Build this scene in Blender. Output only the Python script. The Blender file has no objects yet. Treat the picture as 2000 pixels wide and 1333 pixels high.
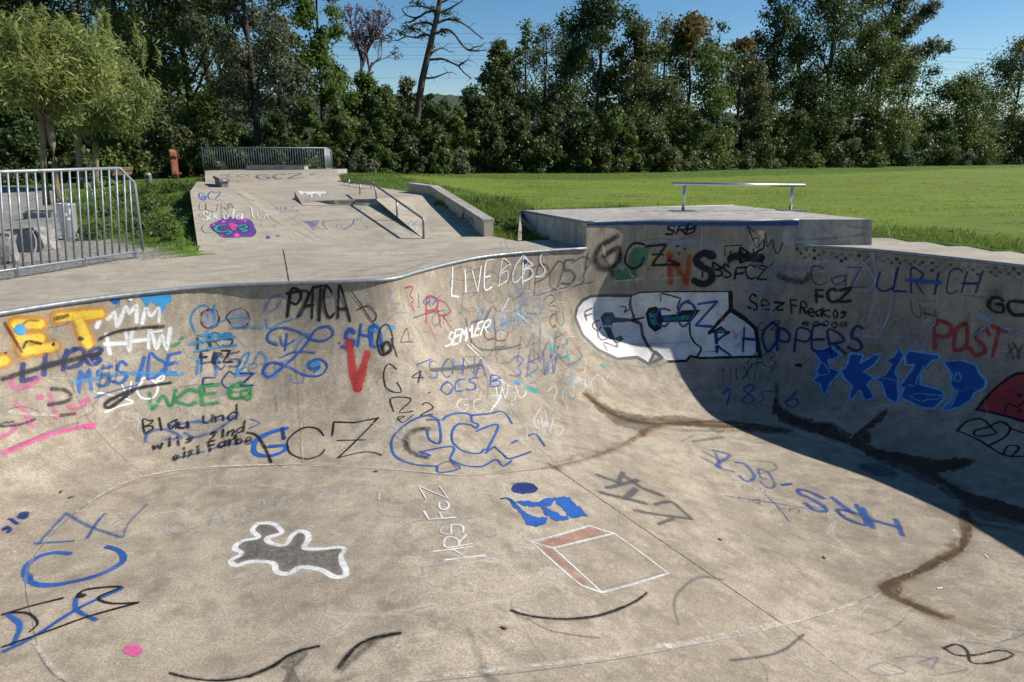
import bpy, bmesh, math, random
import numpy as np
from mathutils import Vector, Matrix, noise
from mathutils.bvhtree import BVHTree
from mathutils.geometry import delaunay_2d_cdt
R = math.radians
rnd = random.Random(7)
scene = bpy.context.scene
COL = scene.collection

# ------------------------------------------------------------------ camera
EYE = 1.4
FPX = 1350.0                       # focal length in pixels of a 2000 px wide frame
PITCH = math.atan((666.5 - 305.0) / FPX)
cam = bpy.data.cameras.new('camera')
cam.sensor_width = 36.0
cam.lens = 36.0 * FPX / 2000.0
cam.clip_start = 0.05
cam.clip_end = 6000
camo = bpy.data.objects.new('camera', cam)
camo.location = (0, 0, EYE)
camo.rotation_euler = (R(90) - PITCH, 0, 0)
COL.objects.link(camo)
scene.camera = camo

# ------------------------------------------------------------------ sky and sun
SUN_EL = R(38.5)
SUN_AZ = R(6.4)                    # measured from +X towards +Y
world = bpy.data.worlds.new('World')
scene.world = world
world.use_nodes = True
wn = world.node_tree
sky = wn.nodes.new('ShaderNodeTexSky')
sky.sky_type = 'NISHITA'
sky.sun_disc = False
sky.sun_elevation = SUN_EL
sky.sun_rotation = R(90) - SUN_AZ
sky.altitude = 450
sky.air_density = 1.0
sky.dust_density = 0.05
sky.ozone_density = 1.6
bgn = wn.nodes['Background']
bgn.inputs['Strength'].default_value = 0.076
hs = wn.nodes.new('ShaderNodeHueSaturation')     # a clearer, deeper blue over the whole sky
hs.inputs['Saturation'].default_value = 1.34
wn.links.new(sky.outputs[0], hs.inputs['Color'])
wn.links.new(hs.outputs[0], bgn.inputs[0])
sun = bpy.data.lights.new('sun', 'SUN')
sun.energy = 5.0
sun.angle = R(0.5)
sun.color = (1.0, 0.945, 0.86)
suno = bpy.data.objects.new('sun', sun)
suno.location = (60, 10, 45)
sdir = Vector((math.cos(SUN_EL) * math.cos(SUN_AZ), math.cos(SUN_EL) * math.sin(SUN_AZ), math.sin(SUN_EL)))
suno.rotation_euler = sdir.to_track_quat('Z', 'Y').to_euler()
COL.objects.link(suno)
scene.view_settings.view_transform = 'Standard'
scene.view_settings.look = 'None'
scene.view_settings.gamma = 1.0
scene.view_settings.exposure = 0.52
scene.cycles.use_denoising = True
scene.cycles.max_bounces = 6
scene.cycles.transparent_max_bounces = 24

# ------------------------------------------------------------------ helpers
def ray(u, v):
    a = (u - 1000.0) / FPX
    b = -(v - 666.5) / FPX
    return Vector((a, math.cos(PITCH) + math.sin(PITCH) * b, -math.sin(PITCH) + math.cos(PITCH) * b))
def at(u, v, z=0.0):               # the point at height z seen at (u, v) of the 2000x1333 photograph
    d = ray(u, v)
    t = (z - EYE) / d.z
    return Vector((d.x * t, d.y * t, z))
def aty(u, v, y):                  # the point at distance y
    d = ray(u, v)
    t = y / d.y
    return Vector((d.x * t, y, EYE + d.z * t))
def onplane(u, v, p0, p1):         # on the upright plane through two ground points
    d = ray(u, v)
    nx, ny = p1[1] - p0[1], -(p1[0] - p0[0])
    t = (nx * p0[0] + ny * p0[1]) / (nx * d.x + ny * d.y)
    return Vector((d.x * t, d.y * t, EYE + d.z * t))

def mesh(name, verts, faces, mat=None, parent=None, smooth=False, uvs=None):
    me = bpy.data.meshes.new(name)
    me.from_pydata([tuple(v) for v in verts], [], faces)
    me.update()
    if smooth:
        me.polygons.foreach_set('use_smooth', [True] * len(me.polygons))
    o = bpy.data.objects.new(name, me)
    COL.objects.link(o)
    if mat:
        me.materials.append(mat)
    if parent:
        setpar(o, parent)
    return o
def setpar(o, parent):
    o.parent = parent
    o.matrix_parent_inverse = Matrix.Translation(parent.location).inverted() if parent.type == 'EMPTY' else Matrix()
def frombm(name, bm, mat=None, parent=None, smooth=False):
    me = bpy.data.meshes.new(name)
    bm.to_mesh(me)
    bm.free()
    if smooth:
        me.polygons.foreach_set('use_smooth', [True] * len(me.polygons))
    o = bpy.data.objects.new(name, me)
    COL.objects.link(o)
    if mat:
        me.materials.append(mat)
    if parent:
        setpar(o, parent)
    return o
def tag(o, label, cat=None, group=None, kind=None):
    if label: o['label'] = label
    if cat: o['category'] = cat
    if group: o['group'] = group
    if kind: o['kind'] = kind
    return o
def empty(name, loc, label, cat, group=None, kind=None):
    e = bpy.data.objects.new(name, None)
    e.location = loc
    e.empty_display_size = 0.1
    COL.objects.link(e)
    return tag(e, label, cat, group, kind)
class MB:                          # gathers simple shapes into one mesh
    def __init__(s):
        s.v = []; s.f = []
    def add(s, vs, fs):
        n = len(s.v)
        s.v += [Vector(v) for v in vs]
        s.f += [tuple(i + n for i in f) for f in fs]
        return s
    def tube(s, pts, r, seg=10, caps=True, r2=None):
        pts = [Vector(p) for p in pts]
        n = len(pts)
        rings = []
        up = Vector((0, 0, 1))
        for i, p in enumerate(pts):
            t = (pts[min(i + 1, n - 1)] - pts[max(i - 1, 0)]).normalized()
            a = t.cross(up)
            if a.length < 0.05: a = t.cross(Vector((1, 0, 0)))
            a.normalize()
            b = a.cross(t).normalized()
            k = i / max(1, n - 1)
            rr = (r + ((r2 if r2 is not None else r) - r) * k) if not isinstance(r, (list, tuple)) else r[i]
            rings.append([p + (a * math.cos(2 * math.pi * j / seg) + b * math.sin(2 * math.pi * j / seg)) * rr for j in range(seg)])
        vs = [q for ring in rings for q in ring]
        fs = []
        for i in range(n - 1):
            for j in range(seg):
                fs.append((i * seg + j, i * seg + (j + 1) % seg, (i + 1) * seg + (j + 1) % seg, (i + 1) * seg + j))
        if caps:
            fs.append(tuple(range(seg))[::-1])
            fs.append(tuple((n - 1) * seg + j for j in range(seg)))
        return s.add(vs, fs)
    def hexa(s, p):                # p: bottom four then top four
        return s.add(p, [(3, 2, 1, 0), (4, 5, 6, 7), (0, 1, 5, 4), (1, 2, 6, 5), (2, 3, 7, 6), (3, 0, 4, 7)])
    def box(s, c, d, rz=0.0):
        m = Matrix.Translation(Vector(c)) @ Matrix.Rotation(rz, 4, 'Z')
        p = []
        for z in (-1, 1):
            for x, y in ((-1, -1), (1, -1), (1, 1), (-1, 1)):
                p.append(m @ Vector((x * d[0] / 2, y * d[1] / 2, z * d[2] / 2)))
        return s.hexa(p)
    def prism(s, poly, z0, z1):
        n = len(poly)
        vs = [Vector((p[0], p[1], z0 if not callable(z0) else z0(p))) for p in poly] + [Vector((p[0], p[1], z1 if not callable(z1) else z1(p))) for p in poly]
        fs = [tuple(range(n))[::-1], tuple(range(n, 2 * n))] + [(i, (i + 1) % n, n + (i + 1) % n, n + i) for i in range(n)]
        return s.add(vs, fs)
    def build(s, name, mat, parent=None, smooth=False, bevel=0.0):
        o = mesh(name, s.v, s.f, mat, parent, smooth)
        bm = bmesh.new(); bm.from_mesh(o.data)
        bmesh.ops.recalc_face_normals(bm, faces=bm.faces)
        if bevel:
            bmesh.ops.bevel(bm, geom=bm.edges[:], offset=bevel, segments=2, affect='EDGES', clamp_overlap=True)
        bm.to_mesh(o.data); bm.free()
        return o
def catmull(pts, closed=False, step=0.1):
    n = len(pts); out = []
    rng = range(n) if closed else range(n - 1)
    for i in rng:
        p0 = pts[(i - 1) % n] if closed or i > 0 else pts[0]
        p1 = pts[i]; p2 = pts[(i + 1) % n]
        p3 = pts[(i + 2) % n] if closed or i + 2 < n else pts[-1]
        L = math.dist(p1, p2)
        k = max(1, int(math.ceil(L / step))) if step > 0 else int(-step)
        for j in range(k):
            t = j / k
            out.append(tuple(0.5 * (2 * b + (c - a) * t + (2 * a - 5 * b + 4 * c - d) * t * t + (3 * b - a - 3 * c + d) * t ** 3) for a, b, c, d in zip(p0, p1, p2, p3)))
    if not closed: out.append(tuple(pts[-1]))
    return out
def inside(p, poly):
    x, y = p[0], p[1]; c = False; n = len(poly); j = n - 1
    for i in range(n):
        xi, yi = poly[i][0], poly[i][1]; xj, yj = poly[j][0], poly[j][1]
        if (yi > y) != (yj > y) and x < (xj - xi) * (y - yi) / (yj - yi) + xi: c = not c
        j = i
    return c
def sm(t):
    t = max(0.0, min(1.0, t)); return t * t * (3 - 2 * t)

# ------------------------------------------------------------------ materials
class NT:
    def __init__(s, name):
        s.m = bpy.data.materials.new(name); s.m.use_nodes = True
        s.t = s.m.node_tree; s.b = s.t.nodes['Principled BSDF']; s.out = s.t.nodes['Material Output']
        g = s.t.nodes.new('ShaderNodeNewGeometry'); s.pos = g.outputs['Position']; s.nrm = g.outputs['Normal']
    def n(s, kind, **kw):
        nd = s.t.nodes.new(kind)
        for k, v in kw.items(): setattr(nd, k, v)
        return nd
    def put(s, sock, v):
        if hasattr(v, 'is_linked'): s.t.links.new(v, sock)
        else: sock.default_value = v
    def noise(s, scale, detail=4, rough=0.55, vec=None, dist=0.0):
        nd = s.n('ShaderNodeTexNoise'); nd.inputs['Scale'].default_value = scale; nd.inputs['Detail'].default_value = detail
        nd.inputs['Roughness'].default_value = rough; nd.inputs['Distortion'].default_value = dist
        s.t.links.new(vec or s.pos, nd.inputs['Vector']); return nd.outputs['Fac']
    def vor(s, scale, vec=None, feature='F1', out='Distance'):
        nd = s.n('ShaderNodeTexVoronoi', feature=feature); nd.inputs['Scale'].default_value = scale
        s.t.links.new(vec or s.pos, nd.inputs['Vector']); return nd.outputs[out]
    def ramp(s, fac, a, b, lo=0.0, hi=1.0):
        nd = s.n('ShaderNodeMapRange', interpolation_type='SMOOTHSTEP')
        s.put(nd.inputs['Value'], fac)
        for k, v in (('From Min', a), ('From Max', b), ('To Min', lo), ('To Max', hi)): nd.inputs[k].default_value = v
        return nd.outputs['Result']
    def mix(s, fac, a, b, blend='MIX'):
        nd = s.n('ShaderNodeMix', data_type='RGBA', blend_type=blend)
        s.put(nd.inputs[0], fac)
        s.put(nd.inputs[6], a if hasattr(a, 'is_linked') else (*a[:3], 1)); s.put(nd.inputs[7], b if hasattr(b, 'is_linked') else (*b[:3], 1))
        return nd.outputs[2]
    def math(s, op, a, b=0.5):
        nd = s.n('ShaderNodeMath', operation=op); s.put(nd.inputs[0], a); s.put(nd.inputs[1], b); return nd.outputs[0]
    def scale(s, v):
        nd = s.n('ShaderNodeMapping'); nd.inputs['Scale'].default_value = v; s.t.links.new(s.pos, nd.inputs['Vector']); return nd.outputs['Vector']
    def attr(s, name, out='Fac'):
        nd = s.n('ShaderNodeAttribute', attribute_name=name); return nd.outputs[out]
    def bump(s, h, strength=0.3, dist=0.01):
        nd = s.n('ShaderNodeBump'); nd.inputs['Strength'].default_value = strength; nd.inputs['Distance'].default_value = dist
        s.t.links.new(h, nd.inputs['Height']); s.t.links.new(nd.outputs['Normal'], s.b.inputs['Normal'])
    def col(s, c): s.put(s.b.inputs['Base Color'], c if hasattr(c, 'is_linked') else (*c[:3], 1))
    def set(s, **kw):
        for k, v in kw.items(): s.put(s.b.inputs[k.replace('_', ' ')], v)
        return s

def concrete(name, light, dark, streak=0.0, grain=1.0):
    t = NT(name)
    n1 = t.noise(0.55, 5, 0.6); n2 = t.noise(3.2, 6, 0.65, dist=0.4); n3 = t.noise(62, 4, 0.75); n4 = t.noise(17, 4, 0.6)
    c = t.mix(t.ramp(n1, 0.34, 0.68), dark, light)
    c = t.mix(t.ramp(n2, 0.45, 0.68, 0.0, 0.5), c, tuple(0.68 * k for k in dark))
    n8 = t.noise(1.35, 6, 0.7, t.scale((1, 1.6, 1)), 1.2); c = t.mix(t.ramp(n8, 0.50, 0.64, 0.0, 0.30), c, tuple(0.62 * k for k in dark)); c = t.mix(t.ramp(n8, 0.44, 0.34, 0.0, 0.35), c, tuple(1.2 * k for k in light))
    c = t.mix(t.ramp(n2, 0.50, 0.28, 0.0, 0.42), c, tuple(min(1, 1.18 * k) for k in light))
    c = t.mix(t.ramp(n4, 0.52, 0.75, 0, 0.35), c, tuple(0.66 * k for k in dark))
    # aggregate grain and small pits
    c = t.mix(t.ramp(n3, 0.42, 0.62, 0.0, 0.5 * grain), c, tuple(0.40 * k for k in dark))
    c = t.mix(t.ramp(n3, 0.42, 0.27, 0.0, 0.42 * grain), c, tuple(min(1, 1.35 * k) for k in light))
    v = t.vor(8.5); c = t.mix(t.ramp(v, 0.045, 0.02, 0, 0.7), c, tuple(0.3 * k for k in dark))
    v2 = t.vor(5.3, t.scale((1.0, 1.0, 1.3))); c = t.mix(t.ramp(v2, 0.05, 0.03, 0, 0.75), c, (0.62, 0.59, 0.53))
    vx = t.n('ShaderNodeVectorMath', operation='ADD'); wob = t.n('ShaderNodeTexNoise'); wob.inputs['Scale'].default_value = 2.2; wob.inputs['Detail'].default_value = 5
    t.t.links.new(t.pos, wob.inputs['Vector']); sc_ = t.n('ShaderNodeVectorMath', operation='SCALE'); sc_.inputs['Scale'].default_value = .55; t.t.links.new(wob.outputs['Color'], sc_.inputs[0]); t.t.links.new(t.pos, vx.inputs[0]); t.t.links.new(sc_.outputs[0], vx.inputs[1])
    ve = t.vor(0.75, vx.outputs[0], 'DISTANCE_TO_EDGE'); msk = t.ramp(t.noise(.8, 3, .6), .50, .60)
    c = t.mix(t.math('MULTIPLY', t.ramp(ve, .0055, .002, 0, .75), msk), c, (.07, .058, .045)); c = t.mix(t.math('MULTIPLY', t.ramp(ve, .035, .008, 0, .30), msk), c, (.55, .50, .42))
    # orange algae / rust tint in places
    n6 = t.noise(0.9, 4, 0.6, t.scale((1, 1, 0.5)), 0.3); c = t.mix(t.ramp(n6, 0.60, 0.75, 0, 0.22), c, (0.36, 0.26, 0.15))
    if streak:
        n5 = t.noise(5.5, 4, 0.6, t.scale((1.0, 1.0, 0.09)))
        c = t.mix(t.ramp(n5, 0.47, 0.68, 0, streak), c, tuple(0.5 * k for k in dark))
        n7 = t.noise(9.0, 3, 0.6, t.scale((1.0, 1.0, 0.06)))
        c = t.mix(t.ramp(n7, 0.58, 0.74, 0, streak * 0.8), c, tuple(1.15 * k for k in light))
    t.col(c); t.set(Roughness=t.ramp(n2, 0.3, 0.7, 0.78, 0.93))
    t.b.inputs['Specular IOR Level'].default_value = 0.3
    h = t.math('ADD', n3, t.math('MULTIPLY', n4, 1.6))
    t.bump(h, 0.34, 0.006)
    return t.m
def plain(name, c, rough=0.6, metal=0.0, var=0.25, sc=6.0, bump=0.0, c2=None):
    t = NT(name)
    n = t.noise(sc, 5, 0.6); n2 = t.noise(sc * 9, 3, 0.6)
    d = c2 or tuple(k * (1 - var) for k in c)
    q = t.mix(t.ramp(n, 0.35, 0.68), c, d)
    q = t.mix(t.ramp(n2, 0.5, 0.75, 0, 0.35), q, tuple(0.7 * k for k in d))
    t.col(q); t.set(Metallic=metal, Roughness=t.ramp(n, 0.3, 0.7, rough * 0.85, min(1, rough * 1.15)))
    if bump: t.bump(n2, bump, 0.01)
    return t.m
CON_BOWL = concrete('bowl_concrete', (0.45, 0.385, 0.295), (0.30, 0.254, 0.192), 0.42)
CON_DECK = concrete('deck_concrete', (0.43, 0.378, 0.298), (0.335, 0.29, 0.226), 0.0, 0.8)
CON_BLOCK = concrete('block_concrete', (0.46, 0.43, 0.38), (0.33, 0.305, 0.27), 0.6, 0.8)
STEEL = plain('galvanised_steel', (0.30, 0.33, 0.355), 0.55, 0.55, 0.3, 14)
STEEL_D = plain('dull_steel', (0.27, 0.29, 0.30), 0.5, 0.7, 0.35, 10)
STEEL_P = plain('polished_steel', (0.72, 0.69, 0.63), 0.28, 0.9, 0.2, 20)
# ------------------------------------------------------------------ the bowl
def zfloor(x, y=0.0): return -(1.5 + 0.95 * sm((x + 0.9) / 4.4))
PAIRS = [((-5.35, 4.3), (-3.55, 4.5)), ((-5.2, 5.4), (-3.67, 5.26)), ((-4.75, 6.27), (-3.5, 5.75)), ((-4.22, 6.99), (-3.0, 6.04)),
         ((-3.44, 7.60), (-2.5, 6.14)), ((-2.58, 7.83), (-2.04, 6.18)), ((-1.85, 7.95), (-1.3, 6.1)), ((-1.42, 8.15), (-0.48, 5.99)),
         ((-1.17, 8.71), (0.31, 6.47)), ((-0.71, 9.58), (0.95, 7.2)), ((-0.3, 10.10), (1.32, 7.78)), ((0.39, 10.57), (1.75, 8.49)),
         ((1.17, 10.92), (2.1, 8.98)), ((2.03, 11.19), (2.5, 9.37)), ((2.9, 11.19), (2.95, 9.6)), ((3.75, 11.15), (3.4, 9.6)),
         ((4.62, 11.27), (3.85, 9.33)), ((5.57, 10.75), (4.4, 8.8)), ((6.25, 9.91), (4.76, 8.21)), ((6.85, 9.0), (5.05, 7.9)),
         ((7.6, 8.0), (5.13, 7.41)), ((8.1, 6.7), (5.1, 6.98)), ((7.9, 5.0), (4.75, 6.4)), ((7.0, 3.5), (4.16, 5.98)),
         ((5.5, 2.4), (3.44, 5.56)), ((3.4, 1.6), (2.01, 4.66)), ((1.3, 1.2), (0.67, 3.82)), ((-0.8, 1.05), (-0.3, 3.39)),
         ((-2.4, 1.1), (-1.5, 3.15)), ((-3.9, 1.7), (-2.54, 3.3)), ((-4.9, 2.9), (-3.15, 3.91))]
SEG = 14
LIP = catmull([p[0] for p in PAIRS], True, -SEG)
FLO = catmull([p[1] for p in PAIRS], True, -SEG)
NC = len(LIP)
IA, IB = 12 * SEG, 16 * SEG        # the raised platform stands between these columns
PLAT_Z = 0.41
ROWS = 26
bowl = empty('skate_bowl', (0, 6, -2), 'kidney shaped concrete skate bowl covered in graffiti tags with a steel coping', 'skate bowl')
V = []
for i in range(NC):
    L, F = LIP[i], FLO[i]
    zf = zfloor(*F)
    for k in range(ROWS + 1):
        th = math.pi / 2 * k / ROWS
        ct = math.cos(th); z = zf * ct; vf = .42 * sm((i / SEG - 10.5) / 2.0) * sm((23.5 - i / SEG) / 4)   # the deep end has an upright top
        s = 1.0 if ct <= vf else math.sqrt(max(0.0, 1 - ((ct - vf) / (1 - vf)) ** 2))
        x = F[0] + (L[0] - F[0]) * s; y = F[1] + (L[1] - F[1]) * s
        nz = noise.noise(Vector((x * 0.7, y * 0.7, z * 0.7))) * 0.012 * math.sin(2 * th)
        V.append((x, y, z + nz))
W = ROWS + 1
Fc = [(i * W + k, ((i + 1) % NC) * W + k, ((i + 1) % NC) * W + k + 1, i * W + k + 1) for i in range(NC) for k in range(ROWS)]
o = mesh('transition_wall', V, Fc, CON_BOWL, bowl, True)
o.data.flip_normals() if o.data.polygons[0].normal.z < 0 else None
BVHV, BVHF = list(map(Vector, V)), list(Fc)
def bvh_add(vs, fs):
    n = len(BVHV)
    BVHV.extend(Vector(v) for v in vs); BVHF.extend(tuple(i + n for i in f) for f in fs)
# floor: boundary ring + interior grid, following the fall to the drain
pts = [Vector(p) for p in FLO[::3]]
nb = len(pts); poly = [tuple(p) for p in pts]
g = 0.3
for ix in range(int(-4.5 / g), int(6 / g)):
    for iy in range(int(2.5 / g), int(10.5 / g)):
        q = (ix * g, iy * g)
        if inside(q, poly) and min(math.dist(q, b) for b in poly) > 0.12: pts.append(Vector(q))
vv, ee, ff, *_ = delaunay_2d_cdt(pts, [(i, (i + 1) % nb) for i in range(nb)], [], 1, 1e-5)
V3 = [(p.x, p.y, zfloor(p.x) + 0.004 * noise.noise(Vector((p.x, p.y, 0)))) for p in vv]
o = mesh('bowl_floor', V3, [tuple(f) for f in ff], CON_BOWL, bowl, True)
if o.data.polygons[0].normal.z < 0: o.data.flip_normals()
bvh_add(V3, ff)
# vertical face of the raised platform, in line with the bowl wall below it
V4 = []
for i in range(IA, IB + 1):
    for z in (0.0, 0.14, 0.28, PLAT_Z): V4.append((LIP[i][0], LIP[i][1], z))
F4 = [(k * 4 + j, (k + 1) * 4 + j, (k + 1) * 4 + j + 1, k * 4 + j + 1) for k in range(IB - IA) for j in range(3)]
mesh('extension_face', V4, F4, CON_BOWL, bowl, True)
bvh_add(V4, F4)
# steel coping along the lip (two runs, broken by the platform)
def coping_run(idx):
    p = []
    for i in idx:
        a, b = LIP[i % NC], FLO[i % NC]
        d = Vector((b[0] - a[0], b[1] - a[1], 0)).normalized()
        p.append(Vector((a[0], a[1], 0.0)) + d * 0.004 + Vector((0, 0, -0.012)))
    return p
MB().tube(coping_run(range(IB, NC + IA + 1, 3)), 0.025, 10).build('coping', STEEL, bowl, True)
pl = [Vector((LIP[i][0], LIP[i][1] - 0.006, PLAT_Z - 0.012)) for i in range(IA, IB + 1, 2)]
MB().tube(pl, 0.022, 8).build('platform_edge_pipe', STEEL, bowl, True)
tag(bpy.data.objects['coping'], 'grey steel pipe along the lip of the bowl')

# ------------------------------------------------------------------ deck round the bowl
DECK = [at(1012, 472), at(1300, 455), at(1690, 461), at(1850, 476), at(2000, 494), Vector((9.3, 9.2, 0)), Vector((10.4, 7, 0)), Vector((10.2, 2.5, 0)), Vector((8.0, -5, 0)),
        Vector((-8.5, -5, 0)), Vector((-8.2, 2, 0)), Vector((-7.2, 5.6, 0)), at(0, 549), at(160, 523), at(268, 508), at(384, 495), at(392, 477), at(600, 467), at(830, 460), at(948, 458), at(985, 466)]
pts = [Vector((p.x, p.y)) for p in DECK]
no = len(pts); lip2 = [Vector(p) for p in LIP[::2]]; nl = len(lip2)
alls = pts + lip2
ed = [(i, (i + 1) % no) for i in range(no)] + [(no + i, no + (i + 1) % nl) for i in range(nl)]
vv, ee, ff, *_ = delaunay_2d_cdt(alls, ed, [], 1, 1e-6)
lp = [tuple(p) for p in lip2]
ff = [f for f in ff if not inside(((vv[f[0]].x + vv[f[1]].x + vv[f[2]].x) / 3, (vv[f[0]].y + vv[f[1]].y + vv[f[2]].y) / 3), lp)]
V5 = [(p.x, p.y, 0.0) for p in vv]
# turn the outer rim down so the slab has thickness
n0 = len(V5)
V5 += [(p.x, p.y, -0.35) for p in pts]
ff = [tuple(f) for f in ff] + [(i, (i + 1) % no, n0 + (i + 1) % no, n0 + i) for i in range(no)]
deck = mesh('concrete_deck', V5, ff, CON_DECK)
bm = bmesh.new(); bm.from_mesh(deck.data); bmesh.ops.recalc_face_normals(bm, faces=bm.faces); bm.to_mesh(deck.data); bm.free()
if max(deck.data.polygons, key=lambda q: q.area).normal.z < 0: deck.data.flip_normals()
tag(deck, 'pale concrete deck round the bowl', kind='structure')
bvh_add(V5, ff)

# ------------------------------------------------------------------ raised platform above the deep end
plat = empty('raised_platform', (3.4, 13, 0), 'low concrete platform with chamfered sides above the deep end of the bowl', 'platform')
front = [Vector((LIP[i][0], LIP[i][1] + 0.004, 0)) for i in range(IA, IB + 1, 4)]
pr, pb, plf = at(1703, 429, PLAT_Z), at(1432, 401, PLAT_Z), at(1019, 411, PLAT_Z)
top = front + [pr, pb, plf]
m = MB()
n = len(top); c = Vector((3.2, 13, 0))
bot = []
for i, p in enumerate(top):
    q = p.copy()
    if i >= len(front): q += (p - c).normalized() * 0.06
    bot.append(q)
m.prism([(p.x, p.y) for p in top], 0, PLAT_Z)
for i in range(n): m.v[i] = Vector((bot[i].x, bot[i].y, -0.12 if i >= len(front) else -0.0))
m.build('platform_block', CON_BLOCK, plat)
bvh_add(m.v, m.f)
# steel angle on the left edge
e0, e1 = Vector((front[0].x, front[0].y, PLAT_Z)), Vector((plf.x, plf.y, PLAT_Z))
MB().tube([e0 + Vector((-.006, 0, -.012)), e1 + Vector((-.006, 0, -.012))], 0.02, 6).build('edge_angle', STEEL_D, plat, True)
MB().tube([e1 + Vector((0, .004, -.008)), Vector((pb.x, pb.y, PLAT_Z - .008))], 0.015, 6).build('edge_angle', STEEL, plat, True)
# slanted stub at the back left corner
q0, q1 = at(1011, 470, 0), at(1019, 470, 0)
MB().hexa([q0, q1, q1 + Vector((.02, .5, 0)), q0 + Vector((0, .5, 0)), e1 + Vector((-.03, -.02, -.02)), e1 + Vector((.0, -.02, -.02)), e1 + Vector((.0, .25, -.02)), e1 + Vector((-.03, .25, -.02))]).build('end_slab', CON_BLOCK, plat)

# ------------------------------------------------------------------ ramps behind the bowl
def zu(v): return 0.47 + (395 - v) / 40 * 0.13
def U(u, v, z=None): return at(u, v, zu(v) if z is None else z)
ramp = empty('street_ramps', (-4, 16, 0), 'pale concrete street section with banks, step and upper deck behind the bowl', 'skate ramp')
A, B, C, D = U(386, 480, .0), U(597, 473, .0), U(371, 374, .67), U(459, 374, .65)
T, G, E_ = U(480, 374, .64), U(523, 394), U(634, 472, .0)
P1 = U(827, 466.5, .0)
PN = (P1 - E_).cross(G - E_).normalized()     # plane of the centre bank
def onbank(u, v):
    d = ray(u, v); o_ = Vector((0, 0, EYE)); return o_ + d * ((E_ - o_).dot(PN) / d.dot(PN))
SLb, SRb = onbank(656, 401.5), onbank(747, 402.5)
SL, SR = aty(652, 391.5, SLb.y + .02), aty(733, 388.5, SRb.y + .02)   # top of the step
RB = U(806, 384.5)                              # top of the right bank
HK, HB = U(842, 381), U(797, 375)               # foot of the hubba ledge, kink and back end
HF = U(946, 463, .0)
def part(name, polys, mat, parent=ramp, th=None):
    vs = []; fs = []
    for p in polys:
        n = len(vs); vs += p; fs.append(tuple(range(n, n + len(p))))
    tri = []
    for f in fs:
        for k in range(1, len(f) - 1): tri.append((f[0], f[k], f[k + 1]))
    o = mesh(name, vs, tri, mat, parent)
    bm = bmesh.new(); bm.from_mesh(o.data)
    bmesh.ops.remove_doubles(bm, verts=bm.verts, dist=1e-4)
    for q in bm.faces:
        if q.normal.z < -0.01: q.normal_flip()
    bm.to_mesh(o.data); bm.free()
    bvh_add(vs, tri)
    return o
up_ = Vector((0, 0, .003))
part('left_bank', [[A, B, D, C]], CON_DECK)
part('bank_side', [[B, E_, G, T, D]], CON_DECK)
G1 = onbank(588, 393.5)
part('centre_bank', [[E_, P1, SRb, SLb], [E_, SLb, G1, G]], CON_DECK)
part('step_riser', [[SLb, SRb, SR, SL], [G1, SLb, SL]], CON_BLOCK)
part('bank_cheek', [[P1, SR, SRb]], CON_BLOCK)
part('right_bank', [[P1, HF, HK, RB, SR]], CON_DECK)
Q0, Q1 = U(668, 354.5), U(401, 356)             # foot of the back bank
C2 = U(385, 355.5)
part('upper_deck', [[C, D, T, Q1, C2], [T, G, G1, Q1], [G1, SL, SR, RB, Q0, Q1], [RB, HK, HB, Q0]], CON_DECK)
YB = Q0.y + 2.6
K0, K1 = aty(655, 331.5, YB), aty(400, 334, YB)
part('back_bank', [[Q1, Q0, K0, K1]], CON_DECK)
part('top_deck', [[K1, K0, K0 + Vector((0.1, 1.4, 0)), K1 + Vector((0.1, 1.4, 0))]], CON_DECK)
# side skirts down into the ground
def skirt(name, line, mat=CON_BLOCK):
    vs = []
    for p in line: vs += [p.copy(), Vector((p.x, p.y, -0.4))]
    mesh(name, vs, [(2 * i, 2 * i + 1, 2 * i + 3, 2 * i + 2) for i in range(len(line) - 1)], mat, ramp)
skirt('side_wall', [A, C, C2, Q1, K1, K1 + Vector((0.1, 1.4, 0))])
skirt('side_wall', [HB, Q0, K0, K0 + Vector((0.1, 1.4, 0))])
skirt('side_wall', [K1 + Vector((0.1, 1.4, 0)), K0 + Vector((0.1, 1.4, 0))])

# low concrete ledge wall (hubba) on the right of the banks
hub = empty('sloped_ledge', HF, 'yellow stained concrete ledge wall sloping down beside the right bank', 'ledge wall')
def hubprofile(w, lift0, lift1, off=0.0):
    base = [HF, HK, HB]; tops = [onplane(943, 428, HF, HK), None, None]
    h0 = tops[0].z; k = onplane(834, 362, HF, HK); bk = aty(795, 357.5, HB.y)
    tp = [Vector((HF.x, HF.y, h0)), Vector((HK.x, HK.y, k.z)), Vector((HB.x, HB.y, bk.z))]
    d = Vector((0.95, 0.3, 0))
    a = [b + Vector((0, 0, l0)) for b, l0 in zip((base if lift0 is None else tp), (([-.2] * 3) if lift0 is None else [lift0] * 3))]
    t = [p + Vector((0, 0, lift1)) for p in tp]
    mm = MB()
    for i in range(2):
        l0, l1 = -d * off, d * (w + off)
        mm.hexa([a[i] + l0, a[i] + l1, a[i + 1] + l1, a[i + 1] + l0, t[i] + l0, t[i] + l1, t[i + 1] + l1, t[i + 1] + l0])
    return mm
t_ = NT('stained_ledge_concrete')
c_ = t_.mix(t_.ramp(t_.noise(1.6, 5, .6), .35, .65), (.46, .42, .34), (.36, .32, .26))
c_ = t_.mix(t_.ramp(t_.noise(1.2, 4, .65, t_.scale((1, 1, 1.6))), .46, .58, 0, .85), c_, (.50, .31, .09))
c_ = t_.mix(t_.ramp(t_.noise(60, 3, .6), .5, .75, 0, .3), c_, (.2, .17, .14))
t_.col(c_); t_.set(Roughness=.9)
mm = hubprofile(.17, None, -.055); mm.build('ledge_body', t_.m, hub); bvh_add(mm.v, mm.f)
mm = hubprofile(.17, -.054, 0.0, .022); mm.build('ledge_cap', CON_BLOCK, hub); bvh_add(mm.v, mm.f)

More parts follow.
